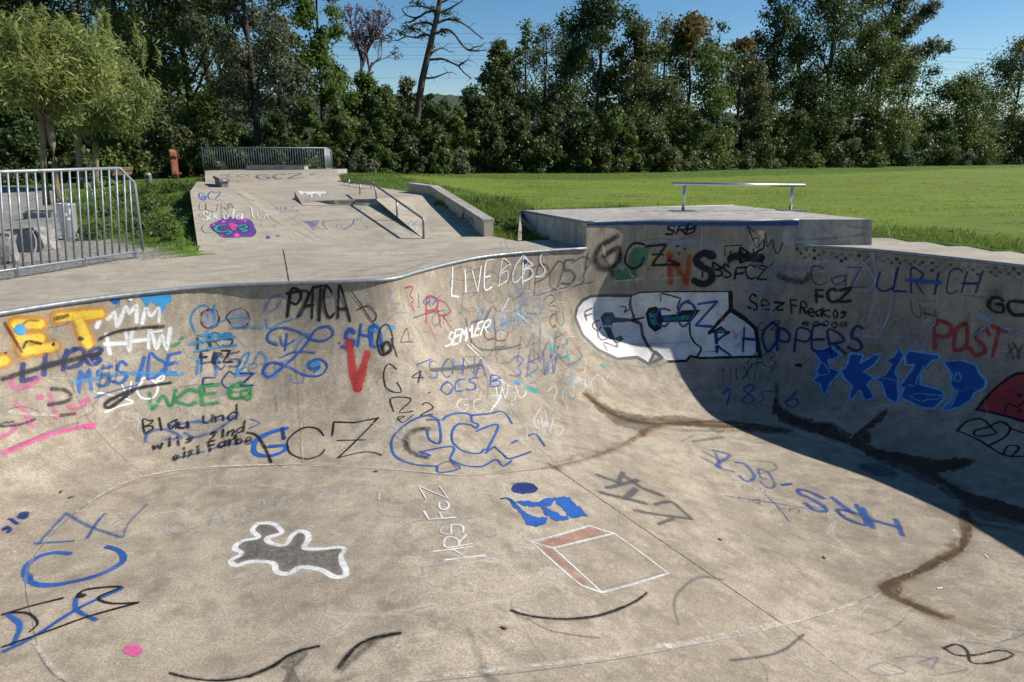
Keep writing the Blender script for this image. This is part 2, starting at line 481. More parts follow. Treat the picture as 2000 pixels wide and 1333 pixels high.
# kicker ramp on the edge of the upper deck
kick = empty('kicker_ramp', U(610, 392), 'small concrete kicker wedge with white dripping paint on its lip', 'kicker ramp')
zk = G1.z
k0, k1 = at(576, 390.5, zk), at(640, 390.0, zk)
zt_ = aty(576, 373.5, k0.y).z
kt0, kt1 = Vector((k0.x, k0.y, zt_)), Vector((k1.x, k1.y, zt_))
kf0 = onbank(591, 402); kf1 = kf0 + (k1 - k0) * 1.08
kf1.z = E_.z - (PN.x * (kf1.x - E_.x) + PN.y * (kf1.y - E_.y)) / PN.z
for q in (kf0, kf1): q.z += .006
k0.z -= .06; k1.z -= .06
vs = [k0, k1, kt1, kt0, kf0, kf1]
fs = [(0, 3, 2), (0, 2, 1), (3, 4, 5), (3, 5, 2), (0, 4, 3), (1, 2, 5), (0, 1, 5), (0, 5, 4)]
o = mesh('kicker_wedge', vs, fs, CON_DECK, kick); bvh_add(vs, fs)
# ------------------------------------------------------------------ ground
STRUCT = [Vector((p.x, p.y, 0)) for p in (A, C, C2, Q1, K1, K1 + Vector((.1, 1.4, 0)), K0 + Vector((.1, 1.4, 0)), K0, Q0, HB, HK, HF, P1, E_, B)]
PLATP = [pr, pb, plf, Vector((front[0].x, front[0].y, 0)), Vector((front[-1].x, front[-1].y, 0))]
CTRL = [(-7, 8, -.03), (-9, 9, -.03), (-8, 12, -.03), (-12, 14, -.03), (-10, 18, 0), (-14, 20, 0), (-7, 10, -.03), (-6.2, 10.7, 0.0), (-5.6, 11.6, .0), (-7.4, 13.0, .05), (-6.6, 13.4, .18),
        (-7.7, 15.3, .36), (-9.0, 15.5, .15), (-9.6, 17.5, .38), (-10.5, 21, .5), (-9.8, 22.5, .6), (-13, 24, .25), (-11, 27, .6), (-7, 27, .75), (-5, 25, .72), (-4.5, 23, .62),
        (-.2, 12.55, .0), (.25, 12.1, -.02), (.6, 13.2, .12), (-.6, 14.2, .22), (-1.6, 16, .42), (-3.2, 19.5, .55), (0, 18, .38), (3, 16.5, .28), (1.4, 14.6, .22),
        (6.6, 12.75, .02), (5.4, 14.8, .26), (7.2, 11.6, .02), (8.1, 10.6, .02), (9.9, 8.6, .02), (10.8, 4, .02), (9, 0, 0), (8.4, 13.0, .14), (10.2, 11.8, .15), (11, 15, .27), (14, 12, .25),
        (-8, 4, -.03), (-9, 0, 0), (-9, -5, 0), (9, -6, 0), (0, -7, 0), (0, 24, .42), (8, 20, .3), (16, 18, .3), (20, 6, .25), (-22, 12, 0), (-24, 28, .3), (6, 35, .33), (-10, 36, .5), (20, 40, .3), (40, 30, .3), (-16, 40, .45)]
CA = np.array(CTRL)
def ground_z(x, y):
    d2 = (CA[:, 0] - x) ** 2 + (CA[:, 1] - y) ** 2 + 0.04
    w = d2 ** -1.7
    far = 1.0 / (14.0 ** 3.4) * 3
    return float((w @ CA[:, 2] + far * 0.3) / (w.sum() + far))
def grade(a, b, step, lim, k=1.22):
    xs = list(np.arange(a, b, step)); s = step; x = xs[-1]
    while x < lim: s *= k; x += s; xs.append(x)
    s = step; x = a
    while x > -lim: s *= k; x -= s; xs.insert(0, x)
    return xs
XS, YS = grade(-17, 17, .3, 2500), grade(3, 34, .3, 2500)
def gl(pts): return [tuple(at(u, v, 0)[:2]) for u, v in pts]
GRAVEL = [(-60, 2), (-8.4, 2), (-7.3, 5.4)] + gl([(0, 555), (160, 527), (268, 512), (360, 500), (300, 486), (200, 470), (140, 462), (132, 430), (120, 402)]) + [(-14.6, 22.5), (-15.5, 25.0), (-19, 26.5), (-60, 27.5)]
SHR_D = [Vector((p.x, p.y)) for p in DECK]
def shrink(poly, d):
    cx = sum(p[0] for p in poly) / len(poly); cy = sum(p[1] for p in poly) / len(poly)
    return [(p[0] + (cx - p[0]) * d / math.dist((cx, cy), p[:2]), p[1] + (cy - p[1]) * d / math.dist((cx, cy), p[:2])) for p in poly]
holes = [shrink([tuple(p[:2]) for p in DECK], .35), shrink([tuple(p[:2]) for p in STRUCT], .5), shrink([tuple(p[:2]) for p in PLATP], .4), gl([(400, 492), (700, 500), (938, 474), (900, 441), (640, 440), (410, 452)])]
gv, gf, gm = [], [], []
nx = len(XS)
for y in YS:
    for x in XS:
        nz = 0.02 * noise.noise(Vector((x * .9, y * .9, 3))) if abs(x) < 40 and -5 < y < 60 else 0
        gv.append((x, y, ground_z(x, y) + nz))
        gm.append(1.0 if inside((x + .25 * noise.noise(Vector((x * 1.3, y * 1.3, 0))), y + .25 * noise.noise(Vector((x * 1.3, y * 1.3, 9)))), GRAVEL) else 0.0)
def cut(x, y): return any(inside((x, y), h) for h in holes)
for j in range(len(YS) - 1):
    for i in range(nx - 1):
        if -12 < XS[i] < 12 and -6 < YS[j] < 34:
            cs = [(XS[i], YS[j]), (XS[i + 1], YS[j]), (XS[i + 1], YS[j + 1]), (XS[i], YS[j + 1])]
            if all(cut(*c) for c in cs): continue
        gf.append((j * nx + i, j * nx + i + 1, (j + 1) * nx + i + 1, (j + 1) * nx + i))
# keep the sheet below any slab it slips under
for k, (x, y, z) in enumerate(gv):
    if -12 < x < 12 and -6 < y < 34 and cut(x, y): gv[k] = (x, y, -0.3 if inside((x, y), holes[0]) or inside((x, y), holes[2]) or inside((x, y), holes[3]) else min(z, -0.25))
# rough verge next to the concrete, sown field beyond
def edge_d(x, y):
    best = 1e9
    for poly in (DECK, STRUCT, PLATP):
        for a, b in zip(poly, list(poly[1:]) + [poly[0]]):
            ax, ay, bx, by = a[0], a[1], b[0], b[1]
            L2 = (bx - ax) ** 2 + (by - ay) ** 2 or 1e-9
            t = max(0, min(1, ((x - ax) * (bx - ax) + (y - ay) * (by - ay)) / L2))
            best = min(best, math.hypot(x - ax - t * (bx - ax), y - ay - t * (by - ay)))
    return best
def verge(x, y):
    if x < -5.8 and y > 0: return 1.0
    if abs(x) > 90 or y > 120 or y < -6: return 0.0
    if y > 29 + 0.06 * x + max(0, x) * .75: return 1.0
    if y > 42: return 0.0
    return 1.0 - sm((edge_d(x, y) - (1.7 if x < 2 else .55)) / 1.0)
gver = [verge(x, y) for x, y, z in gv]
t = NT('ground_cover')
gravel = t.attr('gravel'); vg = t.attr('verge')
n1 = t.noise(.35, 5, .6); n2 = t.noise(2.4, 5, .65); n3 = t.noise(14, 4, .7); st = t.noise(1.15, 6, .72, t.scale((.16, 1.0, 1)), .6); st2 = t.noise(5.0, 4, .7, t.scale((.22, 1.0, 1)))
fld = t.mix(t.ramp(n1, .3, .7), (.165, .232, .026), (.125, .188, .024))
fld = t.mix(t.ramp(n3, .48, .72, 0, .5), fld, (.115, .125, .03))
fld = t.mix(t.ramp(st, .50, .66, 0, .75), fld, (.165, .155, .065))
fld = t.mix(t.ramp(st2, .52, .66, 0, .8), fld, (.105, .09, .045))
vgc = t.mix(t.ramp(n2, .35, .68), (.105, .18, .022), (.066, .115, .02))
vgc = t.mix(t.ramp(n3, .45, .7, 0, .7), vgc, (.035, .055, .014))
c = t.mix(vg, fld, vgc)
gs = t.vor(34, None, 'F1', 'Color'); gsd = t.vor(34)
gc = t.mix(t.ramp(n2, .35, .7), (.40, .37, .33), (.29, .265, .23)); gc = t.mix(.32, gc, gs, 'MULTIPLY'); gc = t.mix(t.ramp(gsd, .5, .8, 0, .6), gc, (.12, .105, .09))
gc = t.mix(t.ramp(n2, .62, .75, 0, .8), gc, (.09, .11, .03))
c = t.mix(gravel, c, gc)
t.col(c); t.set(Roughness=.95); t.b.inputs['Specular IOR Level'].default_value = .15
t.bump(t.math('ADD', t.math('MULTIPLY', n3, 1.0), t.math('MULTIPLY', st2, .8)), .9, .06)
gr = mesh('ground', gv, gf, t.m, None, True)
for nm, dat in (('gravel', gm), ('verge', gver)):
    a = gr.data.attributes.new(nm, 'FLOAT', 'POINT'); a.data.foreach_set('value', dat)
tag(gr, 'sown field, grass verges and gravel ground', kind='structure')
BV0 = BVHTree.FromPolygons(BVHV, BVHF, all_triangles=False)
def on(u, v):
    p, n, i, r = BV0.ray_cast(Vector((0, 0, EYE)), ray(u, v).normalized())
    return p if p is not None else U(u, v)
# ------------------------------------------------------------------ railing beside the gravel
F0, F1 = at(32, 541), at(265, 506)
fence = empty('steel_railing', F0, 'galvanised steel railing with bent end between the deck and the gravel', 'railing')
fp = lambda u, v: onplane(u, v, F0, F1)
MB().tube([fp(-170, 341), fp(0, 336), fp(120, 332.5), fp(232, 329)], .021, 12).build('top_rail', STEEL, fence, True)
MB().tube([fp(231, 329), fp(234, 329.5), fp(261, 357), fp(263, 360), fp(279, 490)], .021, 12).build('end_post', STEEL, fence, True)
MB().tube([fp(-170, 554), fp(0, 530), fp(280, 490)], .017, 12).build('bottom_rail', STEEL, fence, True)
for u, v0, v1 in ((32, 524, 542), (164, 506, 521), (263, 492, 507), (-120, 546, 566)):
    a, b = fp(u, v0), fp(u + 2, v1)
    MB().box(((a.x + b.x) / 2, (a.y + b.y) / 2, (a.z + b.z) / 2), (.05, .025, a.z - b.z + .03), .4).build('post_foot', STEEL, fence)
bx = [(-3, 45)] + [(65, 125), (145, 205), (225, 283), (302, 360), (380, 433), (455, 505), (528, 577), (600, 648), (672, 718), (742, 785), (808, 850), (875, 915), (943, 978), (1007, 1040), (1075, 1102), (1122, 1163)]
bx = [(-85, -36), (-170, -118)] + bx
for xt, xb in bx:
    ut, ub = xt * .2251, xb * .2251
    vt = 336 - ut * .03 if ut < 232 else 329 + (ut - 232) * .97
    MB().tube([fp(ub, 530 - ub * .143), fp(ut, vt + 1)], .0125, 8).build('baluster', STEEL, fence, True)

# ------------------------------------------------------------------ railing on the back ramp
YF = YB + .9
bf = empty('ramp_railing', aty(399, 333, YF), 'galvanised steel railing with close bars on top of the back ramp', 'railing')
bp = lambda u, v: aty(u, v, YF)
MB().tube([bp(394, 288.5), bp(633, 289.5)], .022, 8).build('top_rail', STEEL, bf, True)
MB().tube([bp(398.5, 331.5), bp(636, 329.5)], .018, 8).build('bottom_rail', STEEL, bf, True)
MB().tube([bp(394, 288), bp(399, 335)], .03, 8).build('end_post', STEEL, bf, True)
MB().tube([bp(633, 289), bp(636.5, 332)], .025, 8).build('corner_post', STEEL, bf, True)
for k in range(1, 50):
    t = k / 50
    MB().tube([bp(398.5 + 237.5 * t, 331.5 - 2 * t), bp(394 + 239 * t, 288.5 + t)], .0125, 5).build('baluster', STEEL, bf, True)
yr = YF + 1.15
rt, rb_ = aty(644, 291, yr), aty(648.5, 331, yr)
MB().tube([bp(633, 289.5), rt + Vector((-.05, -.1, 0)), rt + Vector((.05, 0, -.08)), rb_], .024, 8).build('return_rail', STEEL, bf, True)
MB().tube([bp(636, 329.5), rb_ + Vector((0, 0, .03))], .018, 8).build('return_rail', STEEL, bf, True)
for k in range(1, 11):
    t = k / 11
    MB().tube([bp(636.3, 329.5).lerp(rb_, t), bp(633, 290).lerp(rt, t)], .0125, 5).build('baluster', STEEL, bf, True)

# ------------------------------------------------------------------ grind rail on the platform
a, b = at(1334, 413, PLAT_Z), at(1543.5, 411.5, PLAT_Z)
gr_ = empty('grind_rail', (a + b) / 2, 'round steel grind rail on two legs standing on the raised platform', 'grind rail')
ta, tb = onplane(1337, 361, a, b), onplane(1549, 364, a, b)
MB().tube([onplane(1314, 360, a, b), onplane(1572, 362.5, a, b)], .031, 14).build('rail_bar', STEEL_P, gr_, True)
for q, tq in ((a, ta), (b, tb)):
    MB().tube([q, Vector((q.x, q.y, tq.z))], .028, 12).build('leg', STEEL_P, gr_, True)
    MB().box(q + Vector((.0, 0, .006)), (.44, .30, .012), .15).build('base_plate', STEEL_D, gr_)

# ------------------------------------------------------------------ handrail down the bank, flat rail, boxes
hr = empty('bank_handrail', P1, 'grey steel handrail bent down the bank beside the step', 'handrail')
p2 = P1.lerp(SR, .50)
p4 = on(703, 380)
T1 = aty(827, 427, P1.y); T2h = T1.z - P1.z
T3 = aty(732, 361.5, SR.y); T4 = aty(702.5, 358.5, p4.y)
tz = lambda p, q, t: p.lerp(q, t)
MB().tube([P1 + Vector((0, 0, -.02)), T1 + Vector((0, 0, -.03)), T1 + Vector((-.008, .012, -.006)), T3, T4], .021, 10).build('rail_bar', STEEL_D, hr, True)
s_ = (T1 - T3).length
for q, tt in ((p2, T1.lerp(T3, .5)), (SR + Vector((.03, 0, 0)), T3), (p4, T4)):
    MB().tube([q + Vector((0, 0, -.03)), Vector((tt.x if q is not p2 else q.x, q.y, tt.z))], .018, 8).build('leg', STEEL_D, hr, True)
fr = empty('flat_rail', U(703, 365), 'low flat steel rail on the upper deck near the grass', 'rail')
f1, f2 = on(682, 361.5), on(725, 369)
g1, g2 = aty(681, 350.5, f1.y), aty(726, 357, f2.y)
dr = (g2 - g1)
MB().tube([g1 - dr * .06, g2 + dr * .06], .022, 8).build('rail_bar', STEEL_D, fr, True)
MB().tube([f1, Vector((f1.x, f1.y, g1.z))], .02, 8).build('leg', STEEL_P, fr, True)
MB().tube([f2, Vector((f2.x, f2.y, g2.z))], .02, 8).build('leg', STEEL_P, fr, True)
# grind box with an overhanging top
q = on(440, 366.5)
zt = aty(440, 349, q.y).z
tb_ = empty('grind_box', q, 'narrow concrete grind box with an overhanging top on the upper deck', 'grind box')
qb = on(421.5, 358.0); qb = q.lerp(qb, .7); qb.z = zt
dv = Vector((qb.x - q.x, qb.y - q.y, 0)); ln = dv.length; rz = math.atan2(dv.y, dv.x)
cx, cy = q.x + dv.x / 2, q.y + dv.y / 2
MB().box((cx, cy, (q.z + zt - .08) / 2 - .01), (ln, .17, zt - .08 - q.z + .02), rz).build('box_body', CON_BLOCK, tb_, bevel=.006)
MB().box((cx, cy, zt - .04), (ln + .06, .25, .08), rz).build('box_top', CON_BLOCK, tb_, bevel=.008)
d_ = dv.normalized()
MB().box((q.x - d_.x * .034, q.y - d_.y * .034, zt - .045), (.006, .09, .04), rz).build('notice_plate', plain('white_paint', (.75, .75, .73), .6), tb_)
# long low box in front of the back railing
mb = empty('manual_box', aty(538, 335, YB), 'long low concrete box on the top deck before the back railing', 'ledge box')
x0, x1 = aty(482, 336, YB + .12).x, aty(595, 336, YB + .12).x
zb, zt = K0.z, aty(538, 323.5, YB + .12).z
MB().box(((x0 + x1) / 2, YB + .37, (zb + zt) / 2 - .02), (x1 - x0, .5, zt - zb + .02), 0).build('box_body', CON_BLOCK, mb, bevel=.008)
MB().box(((x0 + x1) / 2, YB + .37, zt - .012), (x1 - x0 + .03, .53, .03), 0).build('box_edge', STEEL_D, mb, bevel=.004)

# ------------------------------------------------------------------ bins, stones, bicycle stand, bench, signs
def lathe(m, c, prof, seg=24):
    n = len(prof)
    vs = [Vector((c[0] + r * math.cos(2 * math.pi * j / seg), c[1] + r * math.sin(2 * math.pi * j / seg), c[2] + z)) for r, z in prof for j in range(seg)]
    fs = [(i * seg + j, i * seg + (j + 1) % seg, (i + 1) * seg + (j + 1) % seg, (i + 1) * seg + j) for i in range(n - 1) for j in range(seg)]
    return m.add(vs, fs)
bs = at(139, 469, -.03)
bn = empty('litter_bin', bs, 'tall shiny steel litter bin on the gravel behind the railing', 'bin')
lathe(MB(), bs, [(.0, 0), (.118, 0), (.12, .01), (.15, .60), (.154, .605), (.154, .635), (.146, .635), (.142, .60), (.115, .05), (0, .05)], 32).build('bin_body', plain('brushed_steel', (.66, .68, .70), .33, .55, .2, 25), bn, True)
STK = plain('white_sticker', (.7, .7, .68), .5)
for a0, z0, w0, h0 in ((-1.25, .43, .3, .05), (-1.1, .36, .42, .03), (-.75, .45, .2, .1)):
    m = MB()
    for k in range(4):
        aa, ab = a0 + w0 * k / 4, a0 + w0 * (k + 1) / 4
        r0, r1 = .1215 + .0508 * z0, .1215 + .0508 * (z0 + h0)
        m.add([bs + Vector((math.cos(aa) * r0, math.sin(aa) * r0, z0)), bs + Vector((math.cos(ab) * r0, math.sin(ab) * r0, z0)), bs + Vector((math.cos(ab) * r1, math.sin(ab) * r1, z0 + h0)), bs + Vector((math.cos(aa) * r1, math.sin(aa) * r1, z0 + h0))], [(0, 1, 2, 3)])
    m.build('sticker', STK, bn)
MB().tube([bs + Vector((.153 * math.cos(a), .153 * math.sin(a), .632)) for a in np.linspace(0, 2 * math.pi, 25)], .006, 6).build('bin_rim', STEEL_D, bn, True)
q = at(291, 362, .42); q.z = ground_z(q.x, q.y) - .02
fb = empty('park_bin', q, 'small weathered grey litter bin standing in the grass near the rusty skateboard', 'bin')
lathe(MB(), q, [(.0, 0), (.11, 0), (.115, .02), (.115, .52), (.12, .53), (.12, .56), (.06, .60), (0, .605)], 20).build('bin_body', plain('weathered_zinc', (.30, .31, .29), .6, .5), fb, True)
MB().box(q + Vector((.03, -.112, .46)), (.12, .02, .07), .25).build('bin_opening', plain('black_hole', (.02, .02, .02), .9), fb)
STONE = NT('split_stone'); n_ = STONE.noise(3, 6, .65); nn = STONE.noise(22, 4, .7)
c_ = STONE.mix(STONE.ramp(n_, .35, .65), (.30, .285, .26), (.17, .165, .16)); c_ = STONE.mix(STONE.ramp(nn, .5, .72, 0, .5), c_, (.12, .115, .11))
STONE.col(c_); STONE.set(Roughness=.9); STONE.bump(STONE.math('ADD', n_, STONE.math('MULTIPLY', nn, .4)), .8, .04)
def stone(c, d, rz, seed, label):
    r = random.Random(seed); bm = bmesh.new(); bmesh.ops.create_cube(bm, size=1)
    bmesh.ops.bevel(bm, geom=bm.edges[:], offset=.12, segments=2, affect='EDGES')
    bmesh.ops.subdivide_edges(bm, edges=bm.edges[:], cuts=2, use_grid_fill=True)
    for v in bm.verts:
        n = noise.noise_vector(v.co * 1.7 + Vector((seed * 3.1, 0, 0))) * .13 + noise.noise_vector(v.co * 5 + Vector((seed, 7, 0))) * .035
        v.co += n
        if v.co.z > 0: v.co.z += v.co.x * r.uniform(.08, .12)
        v.co = Vector((v.co.x * d[0], v.co.y * d[1], (v.co.z + .42) * d[2]))
    bmesh.ops.rotate(bm, verts=bm.verts, matrix=Matrix.Rotation(rz, 3, 'Z'))
    bmesh.ops.translate(bm, verts=bm.verts, vec=c)
    o = frombm('boulder', bm, STONE.m)
    return tag(o, label, 'stone', 'stone blocks on the gravel')
stone(at(78, 443, -.03) + Vector((0, .2, 0)), (.66, .45, .36), .15, 1, 'light grey split stone block beside the shiny bin')
stone(at(48, 494, -.03) + Vector((-.05, .25, 0)), (.72, .5, .40), -.25, 2, 'dark weathered stone block in the middle of three on the gravel')
stone(at(-6, 517, -.03) + Vector((-.1, .2, 0)), (.42, .4, .42), .5, 3, 'pale rounded stone block closest to the deck')
bkp = at(178, 405, .05)
bk = empty('bicycle_stand', bkp, 'thin steel bicycle stand of three overlapping rings at the grass edge', 'bicycle stand')
YK = bkp.y
for u, v in ((152.5, 377), (177.5, 376), (205.5, 375)):
    c = aty(u, v, YK)
    MB().tube([c + Vector((math.cos(a) * .375, .02 * math.sin(u), math.sin(a) * .40)) for a in np.linspace(0, 2 * math.pi, 41)], .011, 6).build('ring', STEEL, bk, True)
MB().tube([aty(140, 404.5, YK), aty(222, 402, YK)], .014, 6).build('ground_bar', STEEL, bk, True)
WOOD = plain('old_wood', (.20, .13, .085), .85, 0, .4, 12, .3)
IRON = plain('dark_iron', (.045, .045, .048), .6, .3)
q = at(222, 366, .3)
bench = empty('wooden_bench', q, 'weathered brown wooden park bench with dark frame turned away beyond the bicycle stand', 'bench')
for k, (dx, dz, tilt) in enumerate(((-.20, .44, .1), (-.06, .44, .1), (.16, .60, 1.2), (.22, .76, 1.2))):
    m = MB().box((0, 0, 0), (.12, 1.3, .045)); M_ = Matrix.Translation(q + Vector((dx, .4, dz - .12))) @ Matrix.Rotation(-tilt, 4, 'Y')
    m.v = [M_ @ v for v in m.v]; m.build('plank', WOOD, bench)
for dy in (-.1, .9):
    MB().tube([q + Vector((-.22, dy, -.05)), q + Vector((-.14, dy, .28)), q + Vector((.1, dy, .28)), q + Vector((.24, dy, .72))], .022, 6).build('frame', IRON, bench, True)
    MB().tube([q + Vector((.1, dy, .28)), q + Vector((.2, dy, -.05))], .022, 6).build('leg', IRON, bench, True)
q = at(194, 345, .25)
sg = empty('notice_board', q, 'pale notice board on two steel posts behind the willows', 'sign')
for u in (176, 203):
    a = aty(u, 345, q.y); MB().tube([Vector((a.x, a.y, 0)), Vector((a.x, a.y, aty(u, 284, q.y).z))], .03, 8).build('post', STEEL, sg, True)
a, b = aty(183, 318, q.y), aty(203, 288, q.y)
MB().box(((a.x + b.x) / 2, q.y - .03, (a.z + b.z) / 2), (b.x - a.x, .04, b.z - a.z)).build('panel', plain('grey_panel', (.42, .46, .48), .5), sg)
a = aty(194, 320.5, q.y); lathe(MB(), (a.x, a.y - .06, a.z - .1), [(0, -.05), (.09, -.03), (.12, .05), (.09, .13), (0, .15)], 12).build('lamp_globe', plain('opal', (.6, .62, .62), .4), sg, True)

# upright rusty skateboard sculpture
q = aty(344, 343, 27.5); q.z = ground_z(q.x, q.y) - .03
RUST = plain('rusty_steel', (.25, .085, .04), .85, .1, .35, 9, .2, (.16, .055, .03))
sb = empty('skateboard_sculpture', q, 'upright rust red metal skateboard sculpture standing in the grass', 'sculpture')
Hs, Ws = aty(344, 291, 27.5).z - q.z, .30
prof = []
for k in range(31):
    t = k / 30; z = Hs * t
    e = max(0.0, abs(t - .5) * 2 - .86) / .14
    w = Ws / 2 * math.sqrt(max(0.0, 1 - e * e)); y = .10 * max(0, (abs(t - .5) * 2 - .74) / .26) ** 1.6
    prof.append((w, y, z))
vs = []; fs = []
for w, y, z in prof:
    for j in range(7):
        s = -1 + 2 * j / 6
        vs += [(w * s, y + .02 * s * s, z)]
nn_ = len(vs)
vs += [(x, y + .028, z) for x, y, z in vs]
for i in range(30):
    for j in range(6):
        a = i * 7 + j
        fs += [(a, a + 1, a + 8, a + 7), (nn_ + a + 7, nn_ + a + 8, nn_ + a + 1, nn_ + a)]
    for j in (0, 6):
        a = i * 7 + j; fs.append((a, a + 7, nn_ + a + 7, nn_ + a))
RZ = Matrix.Translation(q) @ Matrix.Rotation(R(52), 4, 'Z')
mesh('board', [RZ @ Vector(v) for v in vs], fs, RUST, sb, True)
for z in (.2 * Hs, .78 * Hs):
    M2 = RZ @ Matrix.Translation((0, -.06, z))
    m = MB().box((0, .02, 0), (.07, .09, .09)); m.tube([(-.12, -.03, 0), (.12, -.03, 0)], .016, 8)
    m.v = [M2 @ v for v in m.v]; tr = m.build('truck', RUST, sb)
    for s in (-1, 1):
        m = MB().tube([(s * .11, -.03, 0), (s * .155, -.03, 0)], .038, 12); m.v = [M2 @ v for v in m.v]
        w = m.build('wheel', RUST, None, False); w.parent = tr; w.matrix_parent_inverse = Matrix.Translation(sb.location)
        w.matrix_parent_inverse = (Matrix.Translation(sb.location) @ tr.matrix_parent_inverse).inverted()

WHITE = bpy.data.materials['white_paint']
q = at(1011, 336, .3)
mp = empty('marker_post', q, 'short white marker post at the far edge of the field', 'post')
MB().tube([q, q + Vector((0, 0, .5))], .07, 8, r2=.06).build('post_body', WHITE, mp, True); MB().box(q + Vector((.0, -.07, .42)), (.1, .02, .07)).build('dark_band', IRON, mp)
YW = 88.0
q = aty(1912, 319, YW)
br = empty('road_barrier', q, 'red and white striped barrier at the end of the field path', 'barrier')
RED = plain('red_paint', (.5, .05, .04), .6)
for k in range(8):
    a, b = aty(1884 + k * 5.2, 307.5, YW), aty(1884 + (k + 1) * 5.2, 307.5, YW)
    MB().box(((a.x + b.x) / 2, YW, a.z), (b.x - a.x, .12, .16)).build('stripe', RED if k % 2 else WHITE, br)
for u0, u1 in ((1925, 1921), (1925, 1935)):
    MB().tube([aty(u0, 306, YW), aty(u1, 319, YW)], .06, 6).build('foot', WHITE, br)
MB().tube([aty(1911, 308, YW), aty(1911, 319, YW)], .05, 6).build('foot', WHITE, br)

# far gravel path along the field
pl_ = [at(u, v, .36) for u, v in ((690, 343.5), (800, 340.5), (950, 338), (1100, 336), (1250, 333), (1420, 330), (1650, 326.5))]
vs = []
for p in catmull([tuple(p[:2]) for p in pl_], False, 1.0): vs += [(p[0], p[1] - .55, ground_z(*p) + .06), (p[0], p[1] + .55, ground_z(*p) + .06)]
pa = mesh('gravel_path', vs, [(2 * i, 2 * i + 2, 2 * i + 3, 2 * i + 1) for i in range(len(vs) // 2 - 1)], plain('path_gravel', (.40, .37, .32), .95, 0, .3, 4))
tag(pa, 'pale gravel path along the far edge of the field', kind='structure')
# ------------------------------------------------------------------ trees and shrubs
NAMES = [(-90, 'dark tree by the stones'), (95, 'tree behind the yellow willow'), (265, 'tree beside the willows'), (385, 'tree behind the skateboard sculpture'), (505, 'silvery tree'), (640, 'bright slender tree'), (720, 'tree under the purple one'), (800, 'small tree before the hill gap'), (925, 'low tree after the hill gap'), (975, 'slim feathery tree'), (1062, 'airy grey tree'), (1165, 'broad dark tree'), (1235, 'olive tree'), (1335, 'autumn tree'), (1432, 'brownish slender tree'), (1492, 'bare topped tree'), (1600, 'tallest tree'), (1680, 'tree below the leaning willow'), (1852, 'rounded bushy tree'), (1962, 'end tree'), (2060, 'yellowing tree')]
USED = {}
def placed(head, u):
    near = sorted(NAMES, key=lambda q: abs(q[0] - u))[:2]
    near.sort()
    for cand in (f'{head} at the foot of the {near[0][1] if abs(near[0][0] - u) < abs(near[1][0] - u) else near[1][1]}', f'{head} between the {near[0][1]} and the {near[1][1]}', f'{head} nearer the {near[1][1] if abs(near[0][0] - u) < abs(near[1][0] - u) else near[0][1]}', f'second {head} beside the {near[0][1]}', f'third {head} beside the {near[1][1]}'):
        if cand not in USED: USED[cand] = 1; return cand
    return cand
def leaf_mat(name, c1, c2, trans=.35):
    t = NT(name)
    v = t.attr('tint')
    c = t.mix(v, c1, c2)
    n = t.noise(.45, 3, .6)
    c = t.mix(t.ramp(n, .35, .7, 0, .5), c, tuple(.62 * k for k in c1))
    t.col(c); t.set(Roughness=.55); t.b.inputs['Specular IOR Level'].default_value = .35
    tr = t.n('ShaderNodeBsdfTranslucent'); t.put(tr.inputs['Color'], t.mix(.5, c, tuple(min(1, 1.5 * k) for k in c2)))
    mx = t.n('ShaderNodeMixShader'); mx.inputs[0].default_value = trans
    t.t.links.new(t.b.outputs[0], mx.inputs[1]); t.t.links.new(tr.outputs[0], mx.inputs[2]); t.t.links.new(mx.outputs[0], t.out.inputs['Surface'])
    return t.m
LM = {'dark': leaf_mat('dark_leaves', (.036, .060, .016), (.078, .115, .028)), 'mid': leaf_mat('green_leaves', (.052, .090, .017), (.115, .155, .03)),
      'bright': leaf_mat('bright_leaves', (.060, .115, .016), (.12, .18, .026), .45), 'olive': leaf_mat('olive_leaves', (.060, .078, .026), (.115, .125, .045)),
      'grey': leaf_mat('silver_leaves', (.065, .078, .042), (.13, .145, .085)), 'autumn': leaf_mat('autumn_leaves', (.12, .062, .018), (.20, .12, .03)),
      'willow': leaf_mat('willow_leaves', (.145, .185, .032), (.31, .345, .115), .45), 'willow2': leaf_mat('willow_green_leaves', (.125, .17, .035), (.28, .32, .12), .45),
      'purple': leaf_mat('purple_leaves', (.085, .038, .040), (.14, .07, .065))}
BARK = plain('bark', (.125, .095, .07), .95, 0, .4, 5, .6)
BARK_D = plain('dark_bark', (.055, .042, .034), .95, 0, .4, 4, .6)
BARK_W = plain('willow_bark', (.25, .19, .12), .95, 0, .35, 9, .6)
BARK_P = plain('purple_twigs', (.12, .075, .07), .9)
nrg = np.random.default_rng(11)
